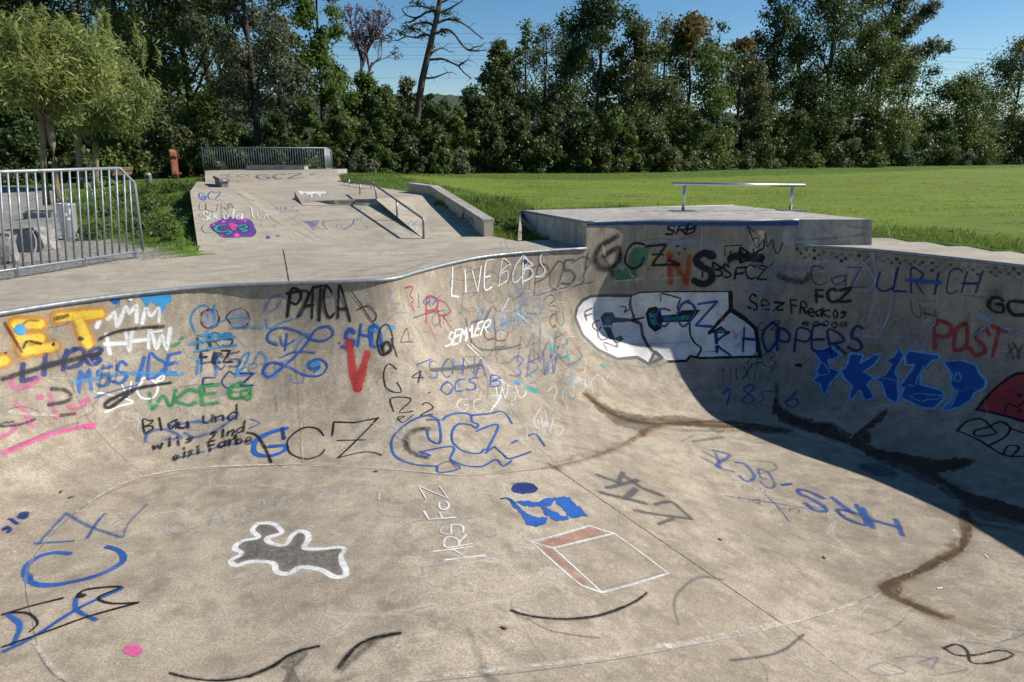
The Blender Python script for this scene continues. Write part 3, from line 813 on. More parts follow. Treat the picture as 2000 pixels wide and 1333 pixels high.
def leaves(name, blobs, per, size, mat, parent, aspect=1.0, shell=.45, up=.35, droop=0.0):
    """leaf-sized quads spread through a set of ellipsoid clumps (x, y, z, rx, ry, rz)"""
    P, N = [], []
    blobs = np.array(blobs, float)
    vol = blobs[:, 3] * blobs[:, 5]; share = np.maximum(8, (vol / vol.sum() * per)).astype(int)
    for b, k in zip(blobs, share):
        d = nrg.normal(size=(k, 3)); d /= np.linalg.norm(d, axis=1)[:, None]
        r = nrg.random(k) ** shell
        # broken surface: push leaves in and out in lumps
        lump = 1 + .22 * np.sin(d[:, 0] * 5 + b[0]) * np.sin(d[:, 1] * 5 + b[1]) + .2 * np.sin(d[:, 2] * 7 + b[2] * 3) * np.sin(d[:, 0] * 6 + 1)
        P.append(b[:3] + d * (r * lump)[:, None] * b[3:6]); N.append(d)
    P = np.concatenate(P); N = np.concatenate(N); n = len(P)
    N = N + nrg.normal(size=(n, 3)) * .8 + np.array([0, 0, up]); N /= np.linalg.norm(N, axis=1)[:, None]
    A = np.cross(N, nrg.normal(size=(n, 3)) + np.array([0, 0, 1e-3])); A /= np.linalg.norm(A, axis=1)[:, None]
    if droop:
        out = N.copy(); out[:, 2] = 0
        A = nrg.normal(size=(n, 3)) * .6 + out * .7 + np.array([0, 0, droop]); A -= N * (A * N).sum(1)[:, None]; A /= np.linalg.norm(A, axis=1)[:, None] + 1e-9
    B = np.cross(N, A)
    s = size * (.55 + .9 * nrg.random(n))[:, None]
    A *= s * .5; B *= s * .5 / aspect * .8
    v = np.stack([P - A, P - A * .1 + B, P + A, P - A * .1 - B], 1).reshape(-1, 3)
    me = bpy.data.meshes.new(name)
    me.vertices.add(4 * n); me.vertices.foreach_set('co', v.ravel())
    me.loops.add(4 * n); me.loops.foreach_set('vertex_index', np.arange(4 * n, dtype=np.int32))
    me.polygons.add(n); me.polygons.foreach_set('loop_start', np.arange(0, 4 * n, 4, dtype=np.int32)); me.polygons.foreach_set('loop_total', np.full(n, 4, dtype=np.int32))
    me.update(calc_edges=True)
    a = me.attributes.new('tint', 'FLOAT', 'POINT'); a.data.foreach_set('value', np.repeat(nrg.random(n), 4).astype(np.float32))
    me.materials.append(mat)
    o = bpy.data.objects.new(name, me); COL.objects.link(o); setpar(o, parent)
    return o
def limbs(base, top, r0, blobs, rr, seg=6, frac=.30, nl=9, mat=None, parent=None):
    m = MB()
    mid = [base.lerp(top, k / 5) + Vector((rr.uniform(-1, 1), rr.uniform(-1, 1), 0)) * (top - base).length * .012 * (k > 0) for k in range(6)]
    m.tube(mid, r0, seg + 2, r2=r0 * .18)
    for b in sorted(blobs, key=lambda _: rr.random())[:nl]:
        e = Vector(b[:3])
        t = max(.12, min(.93, (e.z - base.z) / max(.1, top.z - base.z) * rr.uniform(.5, .85)))
        s = base.lerp(top, t); h = s.lerp(e, .5) + Vector((0, 0, rr.uniform(-.03, .06) * (e - s).length))
        m.tube([s, h, e], r0 * (1 - .8 * t) * .5, 5, False, r0 * .05)
    return m.build('trunk', mat or BARK_D, parent, True)
def tree(label, u, topv, D, hw, pal, seed, cb=.18, n=7000, size=.26, lean=0.0, cat='tree', group=None, nb=46, name='broadleaf_tree', shell=.72, accent=None, trunk=True, rx=1.0, slim=1.0):
    rr = random.Random(seed)
    k_ = 1 + .55 * sm((u - 1050) / 750); D *= k_; size *= k_ ** .7      # the wood edge draws away to the right
    g = aty(u, 330, D); base = Vector((g.x, D, ground_z(g.x, D) - .1))
    tz_ = aty(u, topv, D).z; H = tz_ - base.z; w = hw / FPX * D
    t = empty(name, base, label, cat, group)
    blobs = []
    for k in range(nb):
        h = cb + (1 - cb) * ((k + rr.random()) / nb) ** .9
        prof = math.sin(math.pi * min(1, (h - cb) / (1 - cb) * .78 + .22)) ** .75 * slim + .06
        r = w * prof * rr.uniform(.2, .86); a = rr.uniform(0, 2 * math.pi)
        br = w * rr.uniform(.2, .42) * (1.12 - .45 * h)
        bz = base.z + H * h - br * .55 * (h > .8)
        blobs.append((base.x + math.cos(a) * r + lean * H * h, base.y + math.sin(a) * r, bz, br * rx, br, br * rr.uniform(.7, 1.0)))
    top = Vector((base.x + lean * H, base.y, base.z + H * .9))
    if trunk: limbs(base, top, max(.10, H * .017), blobs, rr, parent=t)
    leaves('crown', blobs, int(n * (2.9 if trunk and n > 3300 else 1.9)), size * (.64 if trunk else .74), LM[pal], t, shell=shell)
    if accent:
        k = sorted(blobs, key=lambda b: -b[2])[:accent[1]]
        leaves('autumn_foliage', [(b[0], b[1] - .3, b[2], b[3] * .95, b[4], b[5]) for b in k], accent[2], size, LM[accent[0]], t, shell=.3)
    return t
G1_, G2_ = 'trees of the wood behind the park', 'shrubs along the edge of the wood'
# (label, u, top v, distance, half width px, palette, crown bottom, leaves, extra)
TR = [('tall dark tree filling the wood behind the pale gravel and stones', -90, -260, 36, 190, 'dark', .1, 9000, {}),
      ('tall dark tree rising straight behind the yellow green willow', 95, -300, 40, 190, 'dark', .08, 10000, {}),
      ('tall dark tree behind the dark gap right of the willows', 265, -280, 41, 170, 'dark', .06, 10000, {}),
      ('tall dark tree behind the rusty skateboard sculpture', 385, -240, 40, 120, 'mid', .06, 8000, {}),
      ('silvery grey green willow like tree above the back railing', 505, -230, 37, 105, 'grey', .22, 11000, {'size': .2}),
      ('bright green slender tree lit at the right end of the back railing', 640, -90, 39, 66, 'bright', .1, 6500, {'size': .22}),
      ('dark bushy tree under the bare purple tree', 720, 140, 42, 70, 'mid', .05, 5000, {'size': .24}),
      ('small dark tree at the left of the gap with the distant hill', 800, 150, 43, 52, 'olive', .03, 3600, {'size': .22}),
      ('low dark tree at the right of the gap with the distant hill', 925, 165, 46, 62, 'dark', .04, 4200, {'size': .24}),
      ('slim feathery tree first in the row along the field', 975, 75, 48, 58, 'dark', .1, 5200, {'slim': .8}),
      ('loose airy grey tree with sky showing through its top', 1062, 40, 50, 62, 'grey', .3, 3000, {'size': .2, 'slim': .8}),
      ('big dark broad tree with a tall rounded crown along the field', 1165, -45, 50, 92, 'dark', .06, 9500, {}),
      ('olive green tree between the broad dark tree and the autumn tree', 1235, 35, 49, 70, 'olive', .08, 7000, {}),
      ('dark green tree with orange autumn leaves in its top', 1335, 25, 50, 88, 'mid', .05, 8500, {'accent': ('autumn', 6, 800)}),
      ('slender tree with thin brownish crown right of the autumn tree', 1432, 75, 52, 55, 'olive', .1, 4500, {'accent': ('autumn', 3, 300)}),
      ('thin tree with bare upper twigs beside the tallest field tree', 1492, -30, 53, 62, 'dark', .12, 5000, {'slim': .75, 'shell': .7}),
      ('tallest dark tree with a dense crown rising out of the row', 1600, -130, 50, 112, 'dark', .05, 12000, {}),
      ('green tree with a lit right side below the leaning willow', 1680, 40, 50, 80, 'mid', .05, 8500, {}),
      ('low rounded bushy green tree under the leaning willow', 1852, 140, 58, 82, 'mid', .04, 7500, {}),
      ('tall dark tree closing the row at the far end of the field', 1962, 65, 66, 92, 'dark', .05, 8500, {'accent': ('autumn', 2, 250)}),
      ('further tree behind the barrier with yellowing leaves', 2060, 20, 62, 90, 'olive', .05, 7000, {})]
for i, (lb, u, tv, D, hw, pal, cb, n, ex) in enumerate(TR): tree(lb, u, tv, D, hw * (1.22 if u > 930 else 1.05), pal, 100 + i, cb, n, group=G1_, **ex)
# second rank behind, closing most gaps
BK = [(350, -150, 46, 110), (200, -220, 45, 120), (470, -150, 47, 100), (560, -60, 47, 80), (30, -200, 45, 130), (-60, -260, 50, 170), (120, -320, 50, 170), (300, -340, 50, 160), (430, -260, 52, 120), (250, -200, 62, 200), (60, -200, 62, 200), (20, -120, 55, 170), (190, -100, 56, 160), (340, -90, 56, 150), (450, -60, 55, 130), (560, 30, 54, 90), (990, 95, 56, 80), (1025, 40, 55, 70), (1105, 15, 56, 80), (1285, 20, 56, 85), (1385, 35, 57, 80), (1455, 50, 57, 75), (1545, -35, 57, 90), (1650, -10, 57, 80), (1755, 90, 60, 70), (760, 160, 50, 60), (870, 195, 52, 50), (580, 20, 48, 70), (1010, 120, 60, 80), (1110, 70, 62, 90), (1275, 70, 62, 90), (1395, 90, 62, 85), (1460, 110, 62, 80), (1540, 60, 62, 90), (1650, 40, 62, 90), (1740, 190, 66, 80), (1930, 200, 76, 70)]
for i, (u, tv, D, hw) in enumerate(BK):
    tree(placed('shaded tree', u).replace('at the foot of', 'behind'), u, tv, D, hw, ('dark', 'mid', 'dark', 'olive')[i % 4], 300 + i, .04, 3000, .26, group='second rank of the wood', nb=26)
# leaning willow with feathery crown
rr = random.Random(5)
D = 80.0
base = aty(1700, 330, D); base.z = .2
lw = empty('leaning_willow', base, 'tall feathery willow leaning out to the right over the row of trees', 'tree', G1_)
m = MB(); blobs = []
m.tube([base, aty(1712, 200, D), aty(1738, 90, D), aty(1760, 0, D), aty(1775, -60, D)], .46, 7, r2=.14)
for pts_ in ([(1728, 150), (1770, 110), (1815, 95), (1855, 100)], [(1738, 95), (1770, 60), (1800, 35), (1835, 10)], [(1755, 20), (1780, -20), (1810, -40)], [(1725, 165), (1760, 150), (1790, 150)], [(1745, 60), (1725, 20), (1712, -20)]):
    w = [aty(u, v, D + rr.uniform(-1.5, 1.5)) for u, v in pts_]
    m.tube(w, .14, 5, False, .03)
    for a, b in zip(w, w[1:]):
        for k in range(3):
            p = a.lerp(b, rr.random()); s = rr.uniform(.9, 1.7); blobs.append((p.x, p.y, p.z + rr.uniform(-.2, .5), s, s, s * .75))
m.build('trunk', BARK_D, lw, True)
leaves('crown', blobs, 10000, .55, LM['grey'], lw, aspect=3.0, shell=.8, droop=-.4)
# shrubs along the wood edge
shl = [(150, 250, 31, 60), (250, 235, 33, 62), (330, 225, 35, 60), (418, 250, 34, 45), (470, 240, 36, 48), (545, 225, 36, 50), (610, 215, 37, 48), (668, 205, 38, 46), (735, 200, 39, 46), (790, 215, 41, 44), (845, 195, 42, 42), (892, 220, 44, 44),
       (950, 215, 46, 48), (1010, 205, 47, 50), (1075, 215, 48, 50), (1140, 225, 48, 50), (1205, 205, 47, 50), (1270, 230, 47, 50), (1350, 220, 48, 54), (1420, 235, 49, 50), (1480, 225, 50, 52), (1550, 235, 50, 54), (1620, 220, 50, 54), (1690, 215, 50, 54), (1755, 225, 53, 54), (1820, 235, 56, 50), (1890, 240, 60, 50), (1950, 245, 64, 50), (2010, 245, 66, 50), (60, 230, 30, 70), (-30, 235, 29, 70)]
ps = ['dark', 'mid', 'olive', 'dark', 'dark']
for i, (u, tv, D, hw) in enumerate(shl):
    tree(placed(('dark leafy shrub', 'fresh green shrub', 'olive shrub', 'green shrub', 'dense dark shrub')[i % 5], u), u, tv + rnd.uniform(-18, 14), D - 2.2, hw, ps[i % 5], 500 + i, .0, 3600, .19 if D < 44 else .23, cat='shrub', group=G2_, nb=26, name='shrub', trunk=False)
low = [(660, 285, 34), (740, 280, 35), (700, 292, 33.5), (800, 285, 37), (860, 290, 39), (900, 292, 40), (1330, 282, 44), (1310, 295, 43.5), (372, 305, 35), (1180, 290, 44), (1690, 295, 46), (1880, 298, 55)]
for i, (u, tv, D) in enumerate(low):
    tree(placed(('low olive bush', 'low green bush', 'low grey green bush')[i % 3], u), u, tv, D, 34, ['olive', 'mid', 'grey'][i % 3], 700 + i, .0, 1800, .16, cat='bush', group='low bushes in front of the wood', nb=9, name='bush', trunk=False)

# dead pine with bare limbs
D = 41.0; rr = random.Random(3)
base = aty(806, 340, D); base.z = .3
dp = empty('dead_pine', base, 'leaning nearly bare pine with crooked limbs standing out against the sky', 'tree')
m = MB(); m.tube([base, aty(814, 230, D), aty(824, 160, D), aty(840, 90, D), aty(852, 40, D), aty(861, -10, D), aty(868, -60, D)], .23, 9, r2=.11); m.build('trunk', plain('pine_bark', (.10, .068, .05), .95, 0, .4, 4, .6), dp, True)
zm = lambda x, y: (650 + x * .3503, y * .3503)
LB = [[(575, 190), (630, 165), (680, 195), (715, 245), (755, 280), (790, 265), (830, 255)], [(755, 280), (800, 285), (832, 282)], [(540, 335), (610, 330), (660, 350), (700, 370), (730, 405), (772, 440)], [(600, 75), (660, 45), (700, 20), (722, 10)], [(585, 130), (640, 110), (700, 120), (760, 155), (800, 190), (840, 218)],
      [(585, 75), (540, 50), (490, 35), (420, 38)], [(565, 60), (520, 70), (470, 100), (410, 85), (385, 50)], [(545, 205), (510, 190), (470, 210), (410, 205), (360, 228)], [(700, 370), (720, 355), (755, 335)], [(530, 330), (560, 290), (610, 270), (650, 290)], [(500, 435), (560, 435), (640, 405)], [(590, 20), (640, 0), (680, -30)], [(470, 100), (440, 120), (400, 130)], [(580, 160), (540, 130), (480, 130), (430, 150), (380, 180)]]
lm = []
for L in LB:
    w = [aty(*zm(*p), D + k * rr.uniform(-.25, .25)) for k, p in enumerate(L)]
    MB().tube([Vector(q) for q in catmull([tuple(x) for x in w], False, .25)], .07, 5, False, .025).build('limb', BARK_D, dp, True)
    lm += w[2:]
    mt = MB()
    for _ in range(7):
        s = w[rr.randrange(1, len(w))]; e = s + Vector((rr.uniform(-.6, .6), rr.uniform(-.4, .4), rr.uniform(-.3, .35))); mt.tube([s, s.lerp(e, .5) + Vector((0, 0, .06)), e], .02, 3, False, .008)
    mt.build('twigs', BARK_D, dp)['kind'] = 'stuff'
bl = [(*aty(*zm(x, y), D), sx, .5, sz) for x, y, sx, sz in ((450, 160, .9, .35), (500, 200, .6, .3), (380, 185, .5, .25), (560, 50, .5, .3), (640, 75, .7, .25), (690, 110, .5, .2), (620, 180, .5, .25), (550, 260, .4, .2), (470, 20, .6, .25), (520, 130, .6, .25))]
leaves('needle_tufts', bl, 900, .17, LM['olive'], dp, shell=.9, aspect=2.0)

# bare tree with purple haze of leaves
def twigs(m, p, d, L, r, depth, rr, tips):
    e = p + d * L
    m.tube([p, p.lerp(e, .5) + Vector((rr.uniform(-1, 1), rr.uniform(-1, 1), rr.uniform(-.3, .6))) * L * .06, e], r, 4 if depth > 2 else 3, False, r * .62)
    if depth == 0: tips.append(e); return
    for k in range(3 if depth > 1 else 4):
        nd = (d + Vector((rr.gauss(0, .42), rr.gauss(0, .42), rr.gauss(.12, .3)))).normalized()
        twigs(m, p.lerp(e, rr.uniform(.55, 1)), nd, L * rr.uniform(.62, .82), r * .6, depth - 1, rr, tips)
def bare(label, u, bv, tv, D, seed, L):
    rr = random.Random(seed); b = aty(u, 335, D); b.z = .3
    t = empty('bare_tree', b, label, 'tree')
    m = MB(); tips = []
    st = aty(u, bv, D); m.tube([b, st], .2, 6, False, .12)
    for k in range(4): twigs(m, st - Vector((0, 0, .3 * k)), Vector((rr.gauss(0, .35), rr.gauss(0, .3), 1)).normalized(), L, .10, 4, rr, tips)
    m.build('trunk', BARK_P, t)
    leaves('crown', [(*p, .28, .28, .28) for p in tips], 3200, .10, LM['purple'], t, shell=1.0)
bare('bare purplish tree with fine twigs left of the dead pine', 705, 140, 0, 47, 21, 1.65)

# pollard willows beside the gravel
def willow(label, bases, D, cu, cv, ru, rv, seed, pal, n, size, trunk_r=.105):
    rr = random.Random(seed)
    c = aty(cu, cv, D); w = ru / FPX * D; h = rv / FPX * D
    b0 = aty(bases[0][0], bases[0][1], D)
    t = empty('pollard_willow', Vector((b0.x, D, ground_z(b0.x, D))), label, 'tree', 'pollard willows beside the gravel')
    for (ub, vb, ut, vt) in bases:
        p = aty(ub, vb, D); p.z = ground_z(p.x, D) - .05; q = aty(ut, vt, D)
        k = p.lerp(q, .5) + Vector((rr.uniform(-.06, .06), 0, 0))
        m = MB(); m.tube([p, p.lerp(k, .5), k, k.lerp(q, .5) + Vector((.02, 0, 0)), q], [trunk_r * 1.25, trunk_r, trunk_r * .95, trunk_r, trunk_r * 1.25], 10)
        for _ in range(16):
            e = c + Vector((rr.uniform(-.8, .8) * w, rr.uniform(-.8, .8) * w, rr.uniform(-.4, .9) * h)); m.tube([q, q.lerp(e, .5) + Vector((0, 0, .15)), e], .022, 4, False, .006)
        m.build('trunk', BARK_W, t, True)
    blobs = []
    for k in range(46):
        d = Vector((rr.gauss(0, 1), rr.gauss(0, 1), rr.gauss(0, 1))).normalized() * rr.random() ** .4
        s = w * rr.uniform(.22, .40); blobs.append((c.x + d.x * w * .72, c.y + d.y * w * .7, c.z + d.z * h * .74 + abs(d.z) * .05, s, s, s * .9))
    for k in range(26):                # upright new shoots
        d = Vector((rr.gauss(0, .55), rr.gauss(0, .5), 0)); blobs.append((c.x + d.x * w, c.y + d.y * w, c.z + h * (.95 - .45 * d.length ** 2) + rr.uniform(0, .12) * h, w * .06, w * .06, h * .2))
    leaves('crown', blobs, n, size, LM[pal], t, aspect=4.2, shell=.75, up=.2, droop=.15)
willow('yellow green pollard willow on two thin trunks beside the gravel', [(92, 405, 82, 225), (110, 385, 96, 240)], 18.6, 88, 150, 138, 100, 1, 'willow', 24000, .19, .078)
willow('silvery green pollard willow hanging low behind the bicycle stand', [(185, 362, 182, 250), (157, 372, 150, 230)], 25.0, 205, 185, 100, 120, 2, 'willow2', 21000, .22, .1)

# ------------------------------------------------------------------ wooded hill far behind and power lines
vs, fs = [], []
xs = np.linspace(-1400, 1500, 700); rows = [(0, 0), (.35, 30), (.7, 70), (.9, 110), (1.0, 150), (.8, 260)]
for j, (k, dy) in enumerate(rows):
    for x in xs:
        hgt = 58 + 22 * noise.noise(Vector((x * .0035, 2, 0))) - 30 * sm((x + 20) / 500) + 3.5 * noise.noise(Vector((x * .06, j * 3, 1))) + 2.5 * noise.noise(Vector((x * .23, j * 5, 2)))
        vs.append((x, 560 + dy, -1 + hgt * k))
nx = len(xs)
for j in range(len(rows) - 1):
    for i in range(nx - 1): fs.append((j * nx + i, j * nx + i + 1, (j + 1) * nx + i + 1, (j + 1) * nx + i))
t = NT('far_woodland'); n_ = t.noise(.11, 5, .7); c_ = t.mix(t.ramp(n_, .35, .65), (.02, .036, .022), (.045, .068, .034)); t.col(c_); t.set(Roughness=1); t.bump(n_, 1, 4)
tag(mesh('wooded_hill', vs, fs, t.m, None, True), 'wooded hill far beyond the gap in the trees', kind='structure')
for i, (v0, v1) in enumerate(((62, 78), (82, 96), (90, 104), (106, 118), (113, 126), (150, 160))):
    D = 170.0
    p = [aty(u, v0 + (v1 - v0) * ((u - 760) / 240) * .3 + 14 * ((u - 1100) / 900) ** 2 * (1 + .1 * i), D) for u in range(500, 2300, 90)]
    w = MB().tube(p, .022, 4, False).build('power_line', IRON)
    tag(w, ('highest', 'second highest', 'third highest', 'third lowest', 'second lowest', 'lowest')[i] + ' of the thin power lines crossing the sky behind the trees', 'cable', 'power lines behind the trees')

# ------------------------------------------------------------------ grass
def grass(name, pts, hmin, hmax, wid, blades, mat, label, spread=.04):
    n = len(pts) * blades
    P = np.repeat(np.array(pts), blades, 0) + np.c_[nrg.normal(0, spread, (n, 2)), np.zeros(n)]
    h = hmin + (hmax - hmin) * nrg.random(n) ** 1.8; a = nrg.random(n) * 2 * np.pi
    w = np.c_[np.cos(a), np.sin(a), np.zeros(n)] * (wid * (.6 + .8 * nrg.random(n)))[:, None]
    ln = np.c_[nrg.normal(0, .35, (n, 2)), np.ones(n)] * h[:, None]
    v = np.stack([P - w, P + w, P + ln], 1).reshape(-1, 3)
    me = bpy.data.meshes.new(name); me.vertices.add(3 * n); me.vertices.foreach_set('co', v.ravel())
    me.loops.add(3 * n); me.loops.foreach_set('vertex_index', np.arange(3 * n, dtype=np.int32))
    me.polygons.add(n); me.polygons.foreach_set('loop_start', np.arange(0, 3 * n, 3, dtype=np.int32)); me.polygons.foreach_set('loop_total', np.full(n, 3, dtype=np.int32))
    me.update(calc_edges=True)
    at_ = me.attributes.new('tint', 'FLOAT', 'POINT'); at_.data.foreach_set('value', np.repeat(nrg.random(n), 3).astype(np.float32))
    me.materials.append(mat); o = bpy.data.objects.new(name, me); COL.objects.link(o)
    return tag(o, label, kind='stuff')
GM = leaf_mat('grass_blades', (.075, .135, .018), (.16, .225, .035), .4)
GF = leaf_mat('field_blades', (.135, .20, .022), (.23, .29, .04), .4)
full = [[tuple(p[:2]) for p in DECK], [tuple(p[:2]) for p in STRUCT], [tuple(p[:2]) for p in PLATP]]
def free(x, y): return not any(inside((x, y), h) for h in full) and not inside((x, y), GRAVEL)
pv = []
rg = random.Random(9)
def scatter(n, x0, x1, y0, y1, ok):
    for _ in range(n):
        x, y = rg.uniform(x0, x1), rg.uniform(y0, y1)
        if ok(x, y) and free(x, y): pv.append((x, y, ground_z(x, y) - .01))
scatter(9000, -13, -5, 9.8, 26, lambda x, y: True)
scatter(9000, -1.8, 2.6, 12, 17, lambda x, y: edge_d(x, y) < 1.9)
scatter(4500, -5.5, 1.5, 16, 28, lambda x, y: edge_d(x, y) < 2.2)
scatter(9000, 5.2, 12, 8.3, 15, lambda x, y: edge_d(x, y) < .8 + rg.random() * .6)
scatter(20000, -14, 62, 26, 78, lambda x, y: y > 28.5 + .06 * x + rg.random() * 2 + max(0, x) * .75 and noise.noise(Vector((x * .5, y * .5, 0))) > -.3)
grass('rough_grass', pv, .03, .14, .008, 5, GM, 'rough green grass along the concrete edges and banks')
pv2 = []
for _ in range(36000):
    y = 12 + 34 * rg.random() ** 1.3; x = rg.uniform(-.12 * y - 3, .85 * y)
    if noise.noise(Vector((x * .18, y * 1.1, 4))) + .6 * noise.noise(Vector((x * .9, y * 4.5, 4))) < .02 and free(x, y): pv2.append((x, y, ground_z(x, y) - .005))
grass('field_grass', pv2, .02, .055, .009, 3, GF, 'short bright grass sprouting in rows across the field')

# weeds on the grass bank and along the wood edge
wb = []
for _ in range(150):
    x, y = rg.uniform(-10.5, -5.6), rg.uniform(11.5, 21)
    if free(x, y): r_ = rg.uniform(.12, .34); wb.append((x, y, ground_z(x, y) + r_ * .25, r_, r_, r_ * rg.uniform(.4, .8)))
for _ in range(70):
    x, y = rg.uniform(-1.5, 2.0), rg.uniform(12.2, 17)
    if free(x, y) and edge_d(x, y) < 1.6: r_ = rg.uniform(.08, .2); wb.append((x, y, ground_z(x, y) + r_ * .2, r_, r_, r_ * .6))
we = empty('weeds', (-8, 15, 0), None, None, None, 'stuff')
w_ = leaves('weed_leaves', wb, 16000, .07, LM['mid'], we, shell=.7, aspect=1.6)
COL.objects.unlink(we); bpy.data.objects.remove(we)
w_.name = 'weeds'; w_.matrix_parent_inverse = Matrix(); tag(w_, 'low leafy weeds on the grass bank', kind='stuff')
# ------------------------------------------------------------------ sprayed paint, stains and joints lying on the concrete
BV = BVHTree.FromPolygons(BVHV, BVHF, all_triangles=False)
ORG = Vector((0, 0, EYE))
def hit(u, v):
    d = ray(u, v).normalized()
    p, n, i, r = BV.ray_cast(ORG, d)
    if p is None: return None
    if n.dot(d) > 0: n = -n
    return p, n
def paint(name, c, c2=None, rough=.55, wear=.35, ws=22.0):
    t = NT(name)
    n = t.noise(ws, 5, .7); n2 = t.noise(120, 3, .7); n3 = t.noise(3.5, 4, .6)
    t.col(t.mix(t.ramp(n3, .35, .68), c, c2 or tuple(.72 * k for k in c))); t.set(Roughness=rough)
    t.b.inputs['Specular IOR Level'].default_value = .25
    e, fd, sf = t.attr('edge'), t.attr('fade'), t.attr('soft')
    nz = t.math('ADD', t.math('MULTIPLY', n, .5), t.math('MULTIPLY', n2, .5))
    ee = t.math('ADD', e, t.math('MULTIPLY', t.math('SUBTRACT', nz, .5), .7))
    mr = t.n('ShaderNodeMapRange', interpolation_type='SMOOTHSTEP')
    t.put(mr.inputs['Value'], ee); t.put(mr.inputs['From Min'], t.math('SUBTRACT', 1.0, sf)); mr.inputs['From Max'].default_value = 1.0
    mr.inputs['To Min'].default_value = 1.0; mr.inputs['To Max'].default_value = 0.0
    # grain of the concrete shows through worn paint: more where 'fade' is low
    hi = t.math('ADD', .25, t.math('MULTIPLY', fd, .42))
    m2 = t.n('ShaderNodeMapRange', interpolation_type='SMOOTHSTEP'); t.put(m2.inputs['Value'], nz)
    t.put(m2.inputs['From Min'], t.math('SUBTRACT', hi, .14)); t.put(m2.inputs['From Max'], hi); m2.inputs['To Min'].default_value = 1.0; m2.inputs['To Max'].default_value = 1 - wear - .25
    al = t.math('MULTIPLY', t.math('MULTIPLY', mr.outputs[0], m2.outputs[0]), t.math('POWER', fd, .8))
    t.put(t.b.inputs['Alpha'], al)
    return t.m
PC = {k: paint('paint_' + k, *a) for k, a in {
    'black': ((.012, .012, .014),), 'navy': ((.018, .035, .16),), 'blue': ((.022, .10, .36),), 'sky': ((.04, .27, .55),), 'white': ((.72, .72, .70),), 'yellow': ((.70, .47, .05),), 'orange': ((.58, .24, .04),),
    'red': ((.44, .045, .045),), 'pink': ((.66, .10, .30),), 'green': ((.035, .24, .085),), 'teal': ((.045, .36, .34),), 'purple': ((.13, .055, .28),), 'grey': ((.10, .10, .11),), 'silver': ((.33, .34, .36),), 'lilac': ((.34, .42, .62),), 'ice': ((.22, .46, .74),), 'maroon': ((.12, .03, .03),)}.items()}
PC['wet'] = paint('wet_concrete', (.10, .075, .048), (.06, .046, .032), .2, .30, 6)
PC['rust'] = paint('rust_stain', (.27, .145, .05), (.16, .085, .03), .6, .45, 7)
PC['pale'] = paint('lime_bloom', (.66, .62, .55), None, .9, .5, 14)
PC['crack'] = paint('dark_joint', (.035, .03, .026), None, .95, .3, 30)  # dark colour of the joint and crack lines themselves
PC['dirt'] = paint('dark_grime', (.11, .092, .07), (.07, .06, .048), .9, .5, 5)
Zs = {1: (0, 520, 500 / 1550), 2: (450, 500, 450 / 1333), 3: (750, 480, 450 / 1333), 4: (1100, 420, 500 / 1550), 5: (1500, 440, 500 / 1449), 6: (0, 900, .35), 7: (650, 900, .35), 8: (1300, 780, 700 / 1687),
      9: (360, 270, 300 / 1818), 10: (560, 320, .15), 11: (760, 330, .2), 0: (0, 0, 1.0)}
GLY = {'A': '00 38 60;13 53', 'B': '00 08 37 56 35 04 44 52 41 00', 'C': '57 38 17 04 11 30 51', 'D': '00 08 37 64 31 00', 'E': '58 08 00 50;04 44', 'F': '00 08 58;04 44', 'G': '57 38 17 04 11 30 51 54 34', 'H': '00 08;60 68;04 64',
       'I': '30 38', 'J': '58 52 30 11', 'K': '00 08;58 04 50', 'L': '08 00 50', 'M': '00 18 34 58 60', 'N': '00 08 60 68', 'O': '38 17 04 11 30 51 64 57 38', 'P': '00 08 48 66 44 04', 'Q': '38 17 04 11 30 51 64 57 38;42 60', 'R': '00 08 48 66 44 04;24 60',
       'S': '57 38 17 15 34 53 51 30 01', 'T': '08 68;38 30', 'U': '08 02 30 62 68', 'V': '08 30 68', 'W': '08 10 36 50 68', 'X': '08 60;00 68', 'Y': '08 34 68;34 30', 'Z': '08 68 00 60', '1': '16 38 30', '2': '06 28 56 53 00 60', '3': '07 38 56 34 52 30 01', '4': '48 03 63;48 40',
       '5': '58 08 05 35 53 40 01', '6': '58 25 02 20 52 44 03', '8': '34 17 38 57 34 12 30 52 34', '9': '54 25 17 38 56 30', 'a': '54 34 02 20 52;54 50', 'b': '08 00;03 34 52 30 01', 'c': '54 24 02 20 50', 'd': '54 34 02 20 51;58 50', 'e': '02 52 44 24 02 20 50', 'f': '47 28 20;04 44',
       'g': '54 24 02 20 53;54 5. 10', 'i': '34 30;36 37', 'l': '38 30', 'n': '04 00;02 34 53 50', 'o': '34 13 11 30 51 53 34', 'r': '14 10;12 34 44', 's': '53 34 13 42 31 10', 't': '38 31 50;14 54', 'u': '04 01 30 52;54 50', 'w': '04 10 33 50 64', 'z': '04 54 00 50', 'y': '04 32;54 00', '.': '30 31', '-': '14 54', ' ': ''}
CURVY = set('BCDGJOPQRSU02356890abcdefgnorstu')
JOB = {}
def tagobj(name, parent): return JOB.setdefault((name, parent.name), {'v': [], 'f': [], 'm': [], 'e': [], 'fd': [], 'sf': [], 'mats': [], 'parent': parent, 'name': name})
ORDER = [0]
def mslot(J, col):
    if col not in J['mats']: J['mats'].append(col)
    return J['mats'].index(col)
CUR = [None, None]
TAGN = [0]
def begin(name, parent=None): CUR[0] = tagobj(name, parent or bowl); TAGN[0] += 1; ORDER[0] = 0
def lift_now():
    ORDER[0] += 1
    return .0014 + .0004 * (TAGN[0] % 5) + .0002 * min(ORDER[0], 50)
